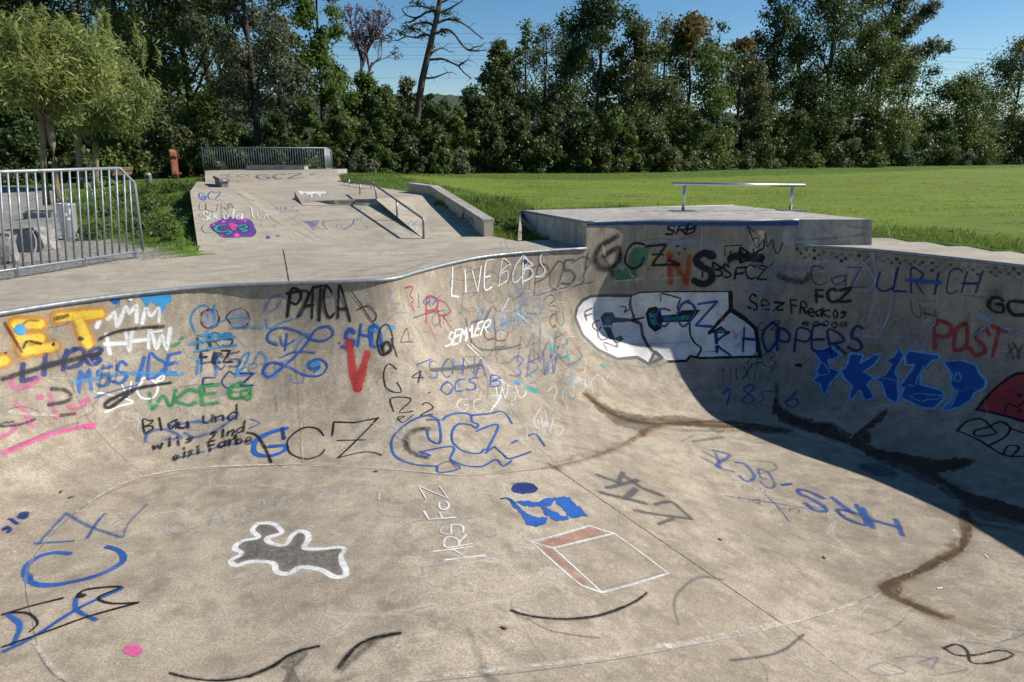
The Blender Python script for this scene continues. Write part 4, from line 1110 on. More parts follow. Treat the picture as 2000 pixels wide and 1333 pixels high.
def put_ribbon(P3, hw, col, fade, soft):
    """P3: list of (point, normal); hw: half width in metres"""
    J = CUR[0]; lift = lift_now()
    if len(P3) < 2: return
    pts = []
    t0 = (P3[1][0] - P3[0][0]).normalized(); t1 = (P3[-1][0] - P3[-2][0]).normalized()
    for e, k in ((1.0, .12), (.75, .66), (.4, .92)): pts.append((P3[0][0] - t0 * hw * e, P3[0][1], k, e))
    n = len(P3)
    sd0 = hash((round(P3[0][0].x, 3), round(P3[0][0].y, 3))) % 97
    for i, (p, nn) in enumerate(P3): pts.append((p, nn, 1.0 + .30 * noise.noise(Vector((p.x * 7 + sd0, p.y * 7, p.z * 7))), 0.0))
    for e, k in ((.4, .92), (.75, .66), (1.0, .12)): pts.append((P3[-1][0] + t1 * hw * e, P3[-1][1], k, e))
    b = len(J['v']); N = len(pts); ms = mslot(J, col)
    for i, (p, nn, k, e) in enumerate(pts):
        tg = (pts[min(i + 1, N - 1)][0] - pts[max(i - 1, 0)][0])
        sd = nn.cross(tg)
        sd = sd.normalized() if sd.length > 1e-9 else Vector((1, 0, 0))
        for s in (-1, -.5, 0, .5, 1):
            q = p + sd * hw * k * s
            if hw > .008 or e:
                r = BV.find_nearest(q, .3)
                if r[0] is not None: q = r[0]
            J['v'].append(q + nn * lift); J['e'].append(max(abs(s), e * .95)); J['fd'].append(fade); J['sf'].append(soft)
    for i in range(N - 1):
        for s in range(4):
            a = b + i * 5 + s; J['f'].append((a, a + 1, a + 6, a + 5)); J['m'].append(ms)
def line(z, pts, col, w, fade=.95, soft=.55, smooth=True, step=4.0, halo=True):
    ox, oy, sc = Zs[z]
    px = [(ox + x * sc, oy + y * sc) for x, y in pts]
    if smooth and len(px) > 2: px = catmull(px, False, step)
    else:
        q = []
        for a, b in zip(px, px[1:]):
            k = max(1, int(math.dist(a, b) / step)); q += [(a[0] + (b[0] - a[0]) * j / k, a[1] + (b[1] - a[1]) * j / k) for j in range(k)]
        px = q + [px[-1]]
    run = []
    if halo and soft < .95 and fade > .5 and w * sc > 3.2 and soft >= .4:
        line(z, pts, col, w * 2.1, fade * .26, 1.0, smooth, step * 1.6, False)
    for u, v in px:
        h = hit(u, v)
        if h is None or (run and (h[0] - run[-1][0]).length > .6):
            if len(run) > 1: put_ribbon(run, hw, col, fade, soft)
            run = []
            if h is None: continue
        if not run: hw = w * sc * (h[0] - ORG).length / FPX * .5
        run.append(h)
    if len(run) > 1: put_ribbon(run, hw, col, fade, soft)
def fill(z, pts, col, fade=.95, soft=.35, grid=5.5, smooth=False, border=.8, rag=0.0):
    ox, oy, sc = Zs[z]
    px = [(ox + x * sc, oy + y * sc) for x, y in pts]
    if smooth: px = catmull(px, True, 6.0)
    else:
        q = []
        for a, b in zip(px, px[1:] + px[:1]):
            k = max(1, int(math.dist(a, b) / grid)); q += [(a[0] + (b[0] - a[0]) * j / k, a[1] + (b[1] - a[1]) * j / k) for j in range(k)]
        px = q
    if rag: px = [(x + rag * noise.noise(Vector((x * .11, y * .11, 5))) * 2 + rag * noise.noise(Vector((x * .4, y * .4, 9))), y + rag * noise.noise(Vector((x * .11, y * .11, 1))) * 2 + .7 * rag * noise.noise(Vector((x * .4, y * .4, 3)))) for x, y in px]
    xs = [p[0] for p in px]; ys = [p[1] for p in px]
    P = [Vector(p) for p in px]; nb = len(P)
    y = min(ys) + grid / 2
    while y < max(ys):
        x = min(xs) + grid / 2
        while x < max(xs):
            if inside((x, y), px) and min((x - a) ** 2 + (y - b) ** 2 for a, b in px) > (grid * .45) ** 2: P.append(Vector((x, y)))
            x += grid
        y += grid
    vv, _, ff, ov, *_ = delaunay_2d_cdt(P, [(i, (i + 1) % nb) for i in range(nb)], [], 1, 1e-4)
    J = CUR[0]; lift = lift_now(); ms = mslot(J, col); b = len(J['v']); ok = []
    for p, o in zip(vv, ov):
        h = hit(p.x, p.y); ok.append(h is not None)
        J['v'].append(h[0] + h[1] * lift if h else Vector((0, 0, -5))); J['e'].append(border if (not o or min(o) < nb) else 0.0); J['fd'].append(fade); J['sf'].append(soft)
    for f in ff:
        if all(ok[i] for i in f): J['f'].append(tuple(b + i for i in f)); J['m'].append(ms)
def blob(z, x, y, rx, ry, col, fade=.9, soft=.7, a=0.0, n=14):
    r = random.Random(int(x * 7 + y))
    fill(z, [(x + math.cos(t) * rx * k * math.cos(a) - math.sin(t) * ry * k * math.sin(a), y + math.cos(t) * rx * k * math.sin(a) + math.sin(t) * ry * k * math.cos(a)) for t, k in ((2 * math.pi * i / n, r.uniform(.86, 1.1)) for i in range(n))], col, fade, soft, max(2.5, min(5.0, min(rx, ry) * Zs[z][2] * .6)), True, 1.0)
def text(z, s, x0, y0, x1, y1, h, col, w, fade=.92, soft=.5, slant=0.0, up=None, jit=.12, fillw=.86):
    L = math.dist((x0, y0), (x1, y1)); dx, dy = (x1 - x0) / L, (y1 - y0) / L
    ux, uy = up or (slant, -1.0)
    k = math.hypot(ux, uy); ux, uy = ux / k, uy / k
    step = L / len(s); r = random.Random(sum(ord(c) * (i + 3) for i, c in enumerate(s)) + int(x0))
    for i, c in enumerate(s):
        bx, by = x0 + dx * step * i, y0 + dy * step * i
        hh = h * r.uniform(.84, 1.16); wd = step * fillw * r.uniform(.86, 1.14); bo = r.uniform(-.09, .07) * h; sl = r.uniform(-.16, .2)
        for st in GLY.get(c, '').split(';'):
            if not st: continue
            pts = []
            for t in st.split():
                gx = int(t[0]) / 6; gy = (int(t[1]) if t[1] != '.' else -2) / 8
                gx += r.uniform(-jit, jit) * .6; gy += r.uniform(-jit, jit) * .6
                pts.append((bx + dx * (gx * wd + sl * gy * hh) + ux * (gy * hh + bo), by + dy * (gx * wd + sl * gy * hh) + uy * (gy * hh + bo)))
            line(z, pts, col, w * 1.18 * r.uniform(.8, 1.25), fade, soft, c in CURVY or r.random() < .35, 2.2)

# ---- left pocket of the bowl
begin('yellow_lettering')
ET = [[(100, 350), (150, 520)], [(100, 352), (235, 350)], [(125, 445), (240, 440)], [(150, 517), (320, 488)], [(355, 312), (600, 290)], [(470, 310), (530, 472)], [(-60, 590), (20, 572)]]
for p in ET: line(1, p, 'orange', 88, .95, .4)
for p in ET: line(1, p, 'yellow', 58, .98, .4)
line(1, [(28, 345), (85, 440), (130, 520)], 'maroon', 16, .8)
line(1, [(335, 318), (405, 300)], 'black', 26, .7); line(1, [(140, 495), (165, 455), (245, 470)], 'black', 16, .8); line(1, [(140, 350), (170, 330), (230, 330)], 'black', 14, .6)
blob(1, 488, 440, 20, 16, 'black', .8); blob(1, 322, 475, 14, 14, 'black', .9); blob(1, 120, 385, 42, 36, 'sky', 1, .3); blob(1, 35, 525, 18, 8, 'black', .7)
begin('white_mmm_tag')
text(1, 'MMM', 590, 365, 985, 330, 95, 'white', 26, .95, .7); text(1, 'HHW', 655, 520, 1060, 500, 105, 'white', 26, .95, .7); line(1, [(905, 405), (975, 393)], 'white', 22)
line(1, [(605, 442), (700, 400), (850, 375), (990, 366)], 'black', 26, .85, .8); blob(1, 788, 205, 16, 10, 'white')
begin('navy_lho8_tag')
text(1, 'LHO8', 130, 690, 640, 575, 110, 'navy', 24); line(1, [(20, 682), (300, 602), (595, 530)], 'black', 36, .85, .8)
begin('blue_side_tag')
text(1, 'M5SIDE', 480, 745, 1110, 640, 135, 'blue', 20, .95, .5, .15); line(1, [(455, 705), (580, 680), (800, 650), (1100, 655)], 'sky', 30, .8, .8); line(1, [(575, 800), (680, 760), (830, 720)], 'blue', 12, .8)
text(1, 'bU', 600, 720, 720, 700, 110, 'black', 8, .6)
begin('white_hos_tag')
line(1, [(595, 770), (640, 775), (800, 820), (720, 850), (640, 885)], 'white', 16); line(1, [(840, 690), (900, 680), (955, 730), (930, 795), (860, 800), (830, 750), (860, 700)], 'white', 15); line(1, [(950, 690), (990, 660), (985, 690), (945, 700)], 'white', 12); line(1, [(730, 705), (770, 790)], 'white', 10); line(1, [(795, 700), (780, 790)], 'white', 10)
line(1, [(1030, 708), (860, 735), (780, 760), (660, 815), (635, 850), (670, 855), (720, 820), (800, 760)], 'black', 24, .9, .6)
begin('green_tag')
text(1, 'WCEO', 905, 865, 1540, 790, 95, 'green', 24, .85, .7); line(1, [(970, 485), (1060, 480), (1105, 435)], 'green', 22, .8)
begin('navy_fcz_tag')
text(1, 'FCZ', 1235, 765, 1560, 725, 85, 'navy', 12, .85); line(1, [(1090, 735), (1200, 715)], 'blue', 9, .6)
begin('black_verse')
for a in ([(880, 1060), (900, 1010), (1000, 990), (1100, 1040), (1010, 1050)], [(1020, 970), (1200, 940)], [(1120, 1010), (1180, 1035), (1300, 1000), (1420, 920)], [(1060, 1165), (1150, 1145), (1230, 1125)], [(1270, 1110), (1400, 1080), (1520, 1060)], [(1200, 945), (1290, 940), (1440, 905)]): line(1, a, 'blue', 26, .75, .9)
text(1, 'Blau und', 875, 1012, 1450, 925, 78, 'black', 11); text(1, 'wiis', 930, 1118, 1190, 1062, 62, 'black', 11); text(1, 'sind', 1270, 1050, 1490, 1000, 66, 'black', 11); text(1, 'oisi', 1050, 1182, 1230, 1132, 60, 'black', 11); text(1, 'Farbe', 1275, 1118, 1545, 1070, 66, 'black', 11)
begin('pink_tag')
line(1, [(30, 1130), (300, 1020), (560, 962)], 'pink', 40, .8, .8); line(1, [(60, 1110), (300, 1005), (470, 950)], 'grey', 26, .5, .9)
for p, w in (([(105, 840), (150, 880), (190, 965)], 38), ([(300, 775), (320, 840), (340, 920)], 34), ([(440, 865), (500, 850), (545, 805), (490, 820)], 26), ([(70, 690), (80, 735), (160, 730), (240, 675)], 34), ([(0, 1040), (60, 1010), (110, 960)], 34)): line(1, p, 'pink', w, .7, .85)
blob(1, 425, 848, 22, 16, 'pink'); blob(1, 245, 795, 30, 20, 'pink', .8); blob(1, 545, 970, 40, 22, 'pink', .9)
line(1, [(315, 745), (390, 750), (430, 785), (400, 820), (300, 840)], 'black', 26, .8, .7); line(1, [(80, 945), (20, 950), (0, 970), (120, 960), (210, 930)], 'black', 18, .75, .7); line(1, [(370, 905), (450, 895)], 'maroon', 24, .8); line(1, [(0, 800), (180, 735), (350, 740)], 'grey', 12, .4, .9)
begin('blue_drips')
fill(1, [(840, 180), (1035, 165), (1040, 215), (1000, 240), (985, 295), (965, 285), (955, 240), (910, 215), (890, 255), (870, 220)], 'sky', 1, .3, 5); line(1, [(860, 195), (940, 180), (1025, 180)], 'silver', 6, .6); fill(1, [(655, 205), (735, 195), (720, 225), (690, 232)], 'blue', 1, .4, 5)
for x in (700, 712, 724): line(1, [(x, 220), (x + 2, 250)], 'blue', 4, .8)
begin('grey_eyes')
blob(1, 1272, 315, 62, 66, 'maroon', .9, .3); blob(1, 1272, 318, 52, 55, 'silver', .9, .3); blob(1, 1446, 312, 76, 66, 'maroon', .9, .3); blob(1, 1446, 314, 66, 56, 'silver', .9, .3)
line(1, [(1180, 400), (1155, 320), (1190, 255), (1250, 240), (1290, 290)], 'sky', 16, .75); line(1, [(1298, 235), (1300, 345)], 'sky', 16); line(1, [(1250, 400), (1330, 340), (1400, 320), (1500, 310)], 'sky', 12, .7); line(1, [(1420, 420), (1480, 480), (1540, 490)], 'sky', 14, .5, .9)
begin('sky_hrs_tag')
text(1, 'HRS', 1200, 500, 1425, 480, 85, 'black', 12, .8); text(1, 'FCZ', 1215, 590, 1420, 575, 70, 'black', 14, .9)
for p, w in (([(1155, 475), (1280, 445), (1420, 430)], 26), ([(1180, 518), (1300, 495), (1430, 478)], 20), ([(1195, 650), (1205, 570)], 24), ([(1310, 660), (1320, 540)], 20), ([(1215, 420), (1400, 415)], 24)): line(1, p, 'sky', w, .8, .75)
text(1, 'HC5', 1225, 640, 1480, 600, 90, 'navy', 9, .8)

# ---- middle of the back wall
begin('black_patca_tag')
text(2, 'PATCA', 335, 352, 700, 352, 165, 'black', 15, .97, .5); line(2, [(330, 218), (450, 212), (395, 350)], 'black', 20); line(2, [(700, 205), (760, 290), (820, 378), (846, 345), (800, 290), (735, 312)], 'black', 9)
line(2, [(190, 330), (215, 280), (250, 235), (300, 240), (270, 300), (220, 320), (200, 270)], 'blue', 16, .6, .8)
begin('blue_loop_tag')
line(2, [(30, 700), (60, 600), (110, 560), (80, 640), (40, 690), (130, 690)], 'sky', 16, .8); line(2, [(130, 630), (170, 560), (210, 600), (190, 690), (260, 700), (300, 620), (350, 600), (390, 560)], 'sky', 20, .7, .75); line(2, [(350, 690), (360, 730), (420, 730), (430, 660)], 'sky', 12, .6)
line(2, [(380, 545), (400, 500), (460, 445), (450, 500)], 'sky', 22, .7, .8); blob(2, 485, 632, 50, 40, 'sky', .8, .7); line(2, [(210, 360), (225, 420), (300, 385), (390, 355)], 'sky', 12, .7)
line(2, [(275, 515), (220, 490), (230, 440), (300, 415), (400, 440), (470, 482), (540, 490), (595, 455), (570, 408), (500, 425), (460, 480), (400, 560), (310, 640), (225, 700), (190, 665), (235, 618), (330, 640), (430, 690), (520, 692), (562, 640), (520, 598), (455, 620), (470, 655), (520, 640), (490, 670)], 'blue', 15, .95)
line(2, [(290, 470), (310, 520), (370, 490)], 'blue', 12); line(2, [(330, 450), (320, 545)], 'blue', 12); line(2, [(290, 590), (380, 555), (490, 560)], 'blue', 12, .9)
text(2, 'Pezo', 30, 690, 330, 660, 90, 'blue', 9, .55); line(2, [(0, 420), (100, 410), (190, 415)], 'sky', 16, .7); line(2, [(40, 380), (130, 360), (190, 400)], 'sky', 10, .5)
begin('blue_sho_tag')
text(2, 'SHO', 650, 535, 900, 530, 115, 'blue', 20, .95); blob(2, 930, 415, 30, 20, 'sky', .8); line(2, [(815, 430), (850, 440)], 'sky', 24, .8)
line(2, [(850, 500), (870, 420), (910, 400), (940, 480), (920, 560), (870, 570), (850, 500)], 'black', 10); line(2, [(880, 520), (910, 500), (930, 540), (890, 570), (880, 530)], 'black', 30, .9, .7); line(2, [(930, 480), (965, 585)], 'black', 9)
begin('red_v')
line(2, [(685, 505), (700, 600), (712, 690), (737, 770)], 'red', 58, .92, .7); line(2, [(737, 770), (760, 690), (790, 570)], 'red', 62, .9, .75); line(2, [(720, 700), (770, 640)], 'red', 50, .8, .8)
begin('black_column_letters')
line(2, [(985, 495), (1020, 420), (1035, 500)], 'black', 8, .8); line(2, [(985, 500), (1055, 498)], 'black', 8, .8); line(2, [(960, 655), (915, 625), (888, 680), (900, 760), (950, 790), (990, 785), (965, 735)], 'black', 10); text(2, '4', 1050, 730, 1120, 730, 70, 'black', 9); line(2, [(945, 900), (930, 825), (1045, 830), (980, 905), (1055, 900)], 'black', 10); text(2, '2', 1105, 925, 1190, 920, 75, 'black', 10); line(2, [(965, 955), (1010, 930), (970, 935), (1000, 965), (1060, 920)], 'black', 9); blob(2, 1188, 895, 8, 6, 'black'); blob(2, 848, 733, 9, 7, 'navy', .8); blob(2, 630, 505, 8, 9, 'navy', .8)
begin('bold_gcz_tag')
line(2, [(320, 1000), (230, 1025), (150, 1070), (140, 1140), (220, 1160), (310, 1130), (320, 1100), (230, 1105)], 'blue', 38, 1, .35); line(2, [(100, 1025), (150, 1040), (200, 1110), (235, 1195)], 'black', 22, .9); line(2, [(300, 1000), (310, 1060)], 'navy', 26)
line(2, [(540, 1040), (500, 1000), (420, 998), (335, 1065), (345, 1140), (430, 1176), (510, 1160), (545, 1125)], 'black', 13); line(2, [(590, 1040), (600, 962), (720, 966), (855, 940)], 'black', 14, .95, .5, False); line(2, [(855, 940), (740, 1060), (625, 1170)], 'black', 15); line(2, [(625, 1170), (760, 1138), (830, 1140), (875, 1155)], 'black', 11); line(2, [(620, 1070), (780, 1066)], 'black', 12); line(2, [(745, 1200), (800, 1165), (870, 1155)], 'blue', 10, .5, .9)
line(2, [(250, 770), (265, 840), (270, 900)], 'blue', 18, .5, .9); line(2, [(120, 945), (170, 970), (110, 1000)], 'blue', 10, .8); text(2, 'EO', 0, 820, 130, 830, 60, 'green', 20, .8, .8)
line(2, [(920, 200), (935, 260), (950, 310)], 'blue', 60, .45, 1.0); text(2, '-..', 960, 300, 1050, 290, 50, 'grey', 14, .4)

begin('live_bobs_tag')
text(3, 'FCO', 440, 400, 830, 280, 200, 'navy', 11, .5, .7); line(3, [(385, 230), (400, 150), (470, 120), (530, 160), (480, 200), (390, 190)], 'grey', 12, .5, .8); line(3, [(380, 210), (440, 400)], 'grey', 12, .5); line(3, [(500, 300), (560, 260), (540, 330), (580, 390)], 'grey', 12, .5)
text(3, 'LIVE', 385, 300, 640, 245, 165, 'white', 9, .95, .4, .1); text(3, 'BOBS', 660, 240, 945, 175, 150, 'white', 9, .95, .4, .1); blob(3, 815, 92, 14, 20, 'navy')
line(3, [(600, 260), (630, 200), (700, 220)], 'green', 8, .5)
begin('post_outline_tag')
text(3, 'POSI', 865, 280, 1200, 205, 160, 'grey', 12, .75, .5, .05); line(3, [(880, 290), (1000, 255), (1220, 205)], 'grey', 9, .8); line(3, [(840, 250), (850, 150), (900, 110), (940, 130)], 'grey', 10, .7); line(3, [(1090, 100), (1150, 65), (1195, 90), (1160, 150)], 'grey', 10, .7)
begin('red_pr_tag')
line(3, [(120, 245), (165, 240), (150, 290), (170, 310), (160, 340), (175, 380)], 'red', 12, .9); text(3, 'PR', 245, 440, 410, 465, 120, 'red', 11, .85); text(3, 'iay', 180, 350, 330, 345, 80, 'blue', 10, .7); line(3, [(150, 400), (180, 470), (250, 500), (330, 430)], 'blue', 8, .5); text(3, 'OK', 280, 470, 400, 440, 80, 'navy', 9, .5); line(3, [(170, 420), (240, 395), (345, 375)], 'black', 12, .6); line(3, [(240, 440), (280, 500), (300, 550)], 'red', 40, .4, 1.0)
begin('white_semmer_tag')
text(3, 'SEMMER', 355, 590, 600, 500, 80, 'white', 11, .95, .4, .2); line(3, [(480, 575), (560, 655)], 'white', 10); line(3, [(500, 570), (570, 630)], 'white', 8)
begin('sky_antik_tag')
text(3, 'ANTIKE', 525, 480, 935, 385, 90, 'sky', 9, .65); text(3, 'AUBURG', 590, 510, 880, 440, 70, 'sky', 9, .55); line(3, [(680, 380), (720, 305)], 'white', 10, .8); line(3, [(740, 440), (790, 400), (830, 385), (790, 500)], 'green', 8, .5); line(3, [(770, 395), (860, 470)], 'white', 9, .7)
begin('brown_fcl_tag')
text(3, 'FCL', 500, 590, 720, 540, 170, 'maroon', 12, .7); line(3, [(475, 425), (500, 540), (560, 600), (680, 600), (790, 575)], 'grey', 20, .75, .7); line(3, [(830, 390), (880, 395)], 'black', 14, .7)
begin('blue_scene_tag')
text(3, 'SCHNA', 265, 770, 590, 740, 105, 'blue', 10, .75); line(3, [(275, 722), (350, 715), (450, 710), (560, 690)], 'grey', 32, .85, .6); line(3, [(190, 690), (280, 655), (190, 690), (225, 775)], 'blue', 9, .7, .5, False); text(3, 'OCS B', 335, 860, 690, 815, 75, 'blue', 11, .85); text(3, 'EMWB', 660, 680, 1100, 660, 170, 'navy', 14, .5, .75); text(3, '3BW', 730, 760, 1010, 720, 120, 'blue', 12, .6); line(3, [(1000, 620), (1060, 690), (1140, 650), (1120, 590)], 'navy', 16, .6, .8); line(3, [(680, 640), (760, 740), (860, 830)], 'blue', 12, .5, .8)
begin('white_overspray')
line(3, [(590, 690), (640, 750), (680, 790)], 'white', 90, .7, 1.0); text(3, 'WGD', 650, 900, 850, 880, 100, 'white', 7, .8, .4, -.2); text(3, 'GCZ', 420, 965, 700, 955, 85, 'white', 9, .8); text(3, 'Om', 860, 1060, 1000, 1070, 120, 'white', 9, .65); text(3, 'NWS', 830, 1120, 1050, 1080, 120, 'white', 9, .6)
line(3, [(945, 850), (980, 815), (1000, 850), (985, 900), (1060, 950), (1030, 870), (1060, 820), (1090, 880), (1100, 790), (1150, 770), (1160, 820), (1130, 860)], 'white', 7, .75); line(3, [(1100, 795), (1170, 780), (1210, 860), (1200, 780), (1260, 745), (1270, 800), (1310, 735), (1340, 760)], 'white', 7, .7); line(3, [(930, 920), (1040, 1000)], 'white', 30, .4, 1.0)
begin('teal_spots')
for x, y, a, b, c in ((965, 590, 28, 22, 'teal'), (1060, 650, 22, 18, 'teal'), (855, 835, 55, 18, 'teal'), (850, 755, 14, 10, 'teal'), (770, 795, 25, 16, 'sky'), (1268, 695, 22, 12, 'teal'), (1060, 548, 14, 12, 'teal')): blob(3, x, y, a, b, c, .85, .7, .35)
line(3, [(1120, 720), (1160, 715), (1130, 740), (1160, 770)], 'orange', 14, .5, .9)
begin('black_side_letters')
line(3, [(920, 320), (960, 285), (990, 310), (950, 350), (1000, 350), (1010, 385), (950, 370)], 'black', 7, .75); text(3, 'CU', 960, 460, 1050, 460, 70, 'black', 7, .7); line(3, [(970, 480), (1000, 470), (1020, 520), (980, 540), (1060, 500)], 'black', 8, .6); line(3, [(835, 800), (880, 795), (890, 830), (910, 835)], 'black', 7, .6); text(3, '33', 900, 760, 960, 740, 40, 'black', 6, .6)
begin('blue_block_gcz')
line(3, [(130, 1180), (130, 1110), (190, 1070), (250, 1060)], 'black', 70, .65, 1.0); line(3, [(120, 1120), (150, 1190), (250, 1230)], 'black', 45, .7, .9); line(3, [(150, 1070), (220, 1060)], 'black', 60, .6, 1.0); line(3, [(300, 1280), (370, 1250), (420, 1290)], 'black', 16, .6)
for p in ([(320, 1010), (250, 985), (150, 1020), (60, 1100), (45, 1170), (80, 1230), (180, 1268), (310, 1278)], [(310, 1278), (320, 1315), (440, 1290), (385, 1240), (398, 1165), (210, 1195)], [(210, 1195), (270, 1218), (190, 1220)], [(250, 1070), (265, 1125), (325, 1140), (315, 1020), (250, 1010)], [(340, 1010), (370, 985), (440, 970), (500, 980), (510, 1020), (545, 1035), (530, 1060), (505, 1040), (430, 1035), (395, 1080), (400, 1140), (460, 1190), (550, 1205), (580, 1180), (600, 1190)], [(385, 1240), (470, 1275), (570, 1278), (650, 1240), (690, 1278), (740, 1245)], [(500, 985), (600, 975), (690, 965), (740, 1030)], [(535, 1075), (660, 1040), (600, 1180)], [(640, 1165), (690, 1210), (730, 1235), (850, 1195)], [(640, 1165), (590, 1200)], [(740, 1145), (770, 1130)], [(840, 1100), (880, 1095), (930, 1160)]): line(3, p, 'blue', 16, .93, .45, True, 4)

# ---- deep end: the big white piece and the tags round it
begin('white_block_piece')
Gp = [(72, 620), (85, 560), (120, 515), (170, 492), (260, 488), (410, 490), (400, 545), (425, 610), (420, 640), (470, 660), (480, 730), (510, 790), (552, 835), (520, 905), (450, 862), (330, 872), (210, 815), (120, 730)]
Cp = [(410, 490), (470, 470), (600, 466), (820, 462), (1000, 465), (1028, 580), (1090, 630), (1150, 690), (1185, 855), (830, 868), (780, 850), (740, 880), (640, 885), (590, 865), (555, 835), (512, 790), (480, 730), (470, 655), (425, 605)]
line(4, [(45, 560), (70, 520), (110, 495)], 'yellow', 18, .6, .8); line(4, [(50, 560), (70, 700), (150, 800), (260, 880), (420, 915), (540, 920), (640, 890)], 'teal', 22, .5, .9); line(4, [(55, 600), (120, 760), (250, 870)], 'yellow', 12, .5, .9)
fill(4, Gp, 'white', 1, .15); fill(4, Cp, 'white', 1, .15)
fill(4, [(225, 620), (250, 590), (300, 590), (315, 620), (430, 625), (425, 645), (300, 655), (290, 690), (310, 745), (350, 730), (368, 755), (330, 780), (280, 755), (245, 690)], 'grey', .95, .3, 6); fill(4, [(250, 625), (290, 610), (280, 660), (275, 700), (255, 670)], 'teal', .9, .3, 6); blob(4, 330, 750, 22, 12, 'teal'); blob(4, 268, 645, 10, 10, 'pink', .8); line(4, [(350, 555), (380, 560), (370, 590), (400, 570)], 'grey', 10)
line(4, Gp[7:] + Gp[:6], 'grey', 22, .95, .3, False); line(4, [Gp[5], Gp[6], (410, 570), Gp[7]], 'grey', 16, .9, .3, False)
line(4, [(410, 490), (470, 470), (600, 466), (1000, 465)], 'black', 9, .95, .3, False); line(4, [(1012, 470), (1015, 575), (1100, 630), (1165, 690), (1190, 858)], 'black', 28, 1, .2, False); line(4, [(1185, 858), (830, 868), (770, 855), (745, 885), (640, 888)], 'black', 16, 1, .2, False); line(4, [(520, 905), (600, 865), (560, 830)], 'grey', 24, .95, .3, False)
line(4, [(415, 640), (485, 622)], 'black', 14); fill(4, [(498, 600), (515, 565), (560, 555), (590, 575), (595, 610), (700, 600), (715, 578), (830, 575), (775, 648), (600, 650), (592, 690), (555, 710), (515, 675)], 'black', 1, .2, 6); fill(4, [(515, 600), (545, 580), (570, 600), (560, 680), (530, 660)], 'teal', .8, .3, 6); fill(4, [(605, 625), (700, 615), (780, 600), (755, 635), (610, 642)], 'teal', .75, .3, 6)
line(4, [(885, 715), (950, 640), (1012, 575)], 'black', 22, 1, .2, False); fill(4, [(885, 715), (955, 672), (1005, 718)], 'black', 1, .2, 6); fill(4, [(920, 708), (955, 685), (985, 712)], 'teal', .8, .2, 6); line(4, [(590, 470), (590, 525)], 'black', 8); line(4, [(600, 475), (710, 505), (690, 560), (705, 600)], 'black', 10, 1, .3, False); line(4, [(765, 650), (770, 730), (800, 780), (835, 810), (810, 860)], 'black', 12, 1, .3)
text(4, 'GOZ', 560, 675, 910, 665, 130, 'blue', 13, .95, .4); blob(4, 965, 635, 18, 12, 'red'); line(4, [(930, 600), (960, 610)], 'red', 16, .5, .9); line(4, [(1030, 700), (1050, 750)], 'red', 14, .6, .9); line(4, [(1060, 720), (1030, 745)], 'red', 10, .6, .9)
for k, c in enumerate('FCUN'): text(4, c, 140 + 42 * k, 640 + 62 * k, 205 + 42 * k, 615 + 62 * k, 52, 'maroon', 8, .8, up=(-.35, -1))
begin('ick_hoppers_tag')
text(0, 'ICK', 1330, 686, 1436, 690, 40, 'navy', 5); text(0, 'HOPPERS', 1450, 684, 1692, 690, 44, 'navy', 5, .9)
begin('colour_gans_tag')
line(4, [(560, 172), (720, 168), (905, 165)], 'lilac', 60, .5, .5); fill(4, [(430, 200), (530, 190), (500, 300), (450, 330), (440, 395), (320, 400), (295, 340), (380, 320), (400, 240)], 'green', .75, .4); line(4, [(310, 400), (480, 390)], 'white', 12, .7)
for p in ([(640, 240), (650, 405)], [(655, 250), (735, 400)], [(765, 255), (745, 410)]): line(4, p, 'yellow', 52, .7, .4)
for p in ([(640, 240), (650, 405)], [(655, 250), (735, 400)], [(765, 255), (745, 410)]): line(4, p, 'red', 38, .75, .4)
line(4, [(500, 380), (550, 240), (600, 390)], 'yellow', 22, .6, .5, False); line(4, [(480, 250), (520, 330), (580, 260)], 'silver', 30, .4, .6)
Sg = [(905, 250), (850, 232), (805, 270), (830, 310), (890, 340), (895, 395), (845, 420), (795, 400)]
line(4, Sg, 'lilac', 66, .55, .3); line(4, Sg, 'black', 48, .95, .3)
line(4, [(690, 235), (560, 390), (715, 378)], 'white', 10, .6, .5, False); line(4, [(395, 340), (370, 280), (370, 230), (470, 180), (640, 190)], 'white', 12, .5); line(4, [(400, 350), (440, 385), (500, 375)], 'white', 12, .6)
line(4, [(490, 180), (430, 172), (385, 220), (375, 290), (420, 325), (470, 300), (485, 260)], 'black', 15); line(4, [(500, 190), (625, 180), (535, 305), (700, 300)], 'black', 16, .95, .4, False); line(4, [(540, 240), (605, 240)], 'black', 12); line(4, [(640, 275), (700, 300)], 'black', 22)
for x, y in ((692, 190), (735, 205), (697, 232)): blob(4, x, y, 13, 9, 'black')
line(4, [(325, 130), (290, 150), (225, 190), (195, 260), (230, 320), (290, 320), (340, 270), (330, 200), (260, 240)], 'black', 46, .8, .8); line(4, [(240, 250), (290, 330), (295, 370)], 'black', 40, .7, .9); line(4, [(240, 190), (250, 240)], 'white', 16, .6); line(4, [(340, 300), (360, 330)], 'white', 14, .6); blob(4, 385, 78, 7, 7, 'black')
begin('black_srb_tag')
text(4, 'SRB', 625, 120, 810, 112, 58, 'black', 12, .97, .3, .25); text(4, 'KR', 225, 98, 255, 98, 22, 'red', 4, .8)
begin('thin_black_tag')
line(4, [(1115, 65), (1170, 205), (1150, 150), (1185, 140), (1180, 200), (1210, 150), (1215, 205), (1225, 105), (1235, 195), (1265, 150), (1275, 200), (1300, 235), (1330, 170)], 'black', 9); line(4, [(1118, 70), (1215, 150)], 'black', 6); line(4, [(980, 240), (975, 190), (1080, 183)], 'black', 8, .9, .4, False)
begin('black_struck_tag')
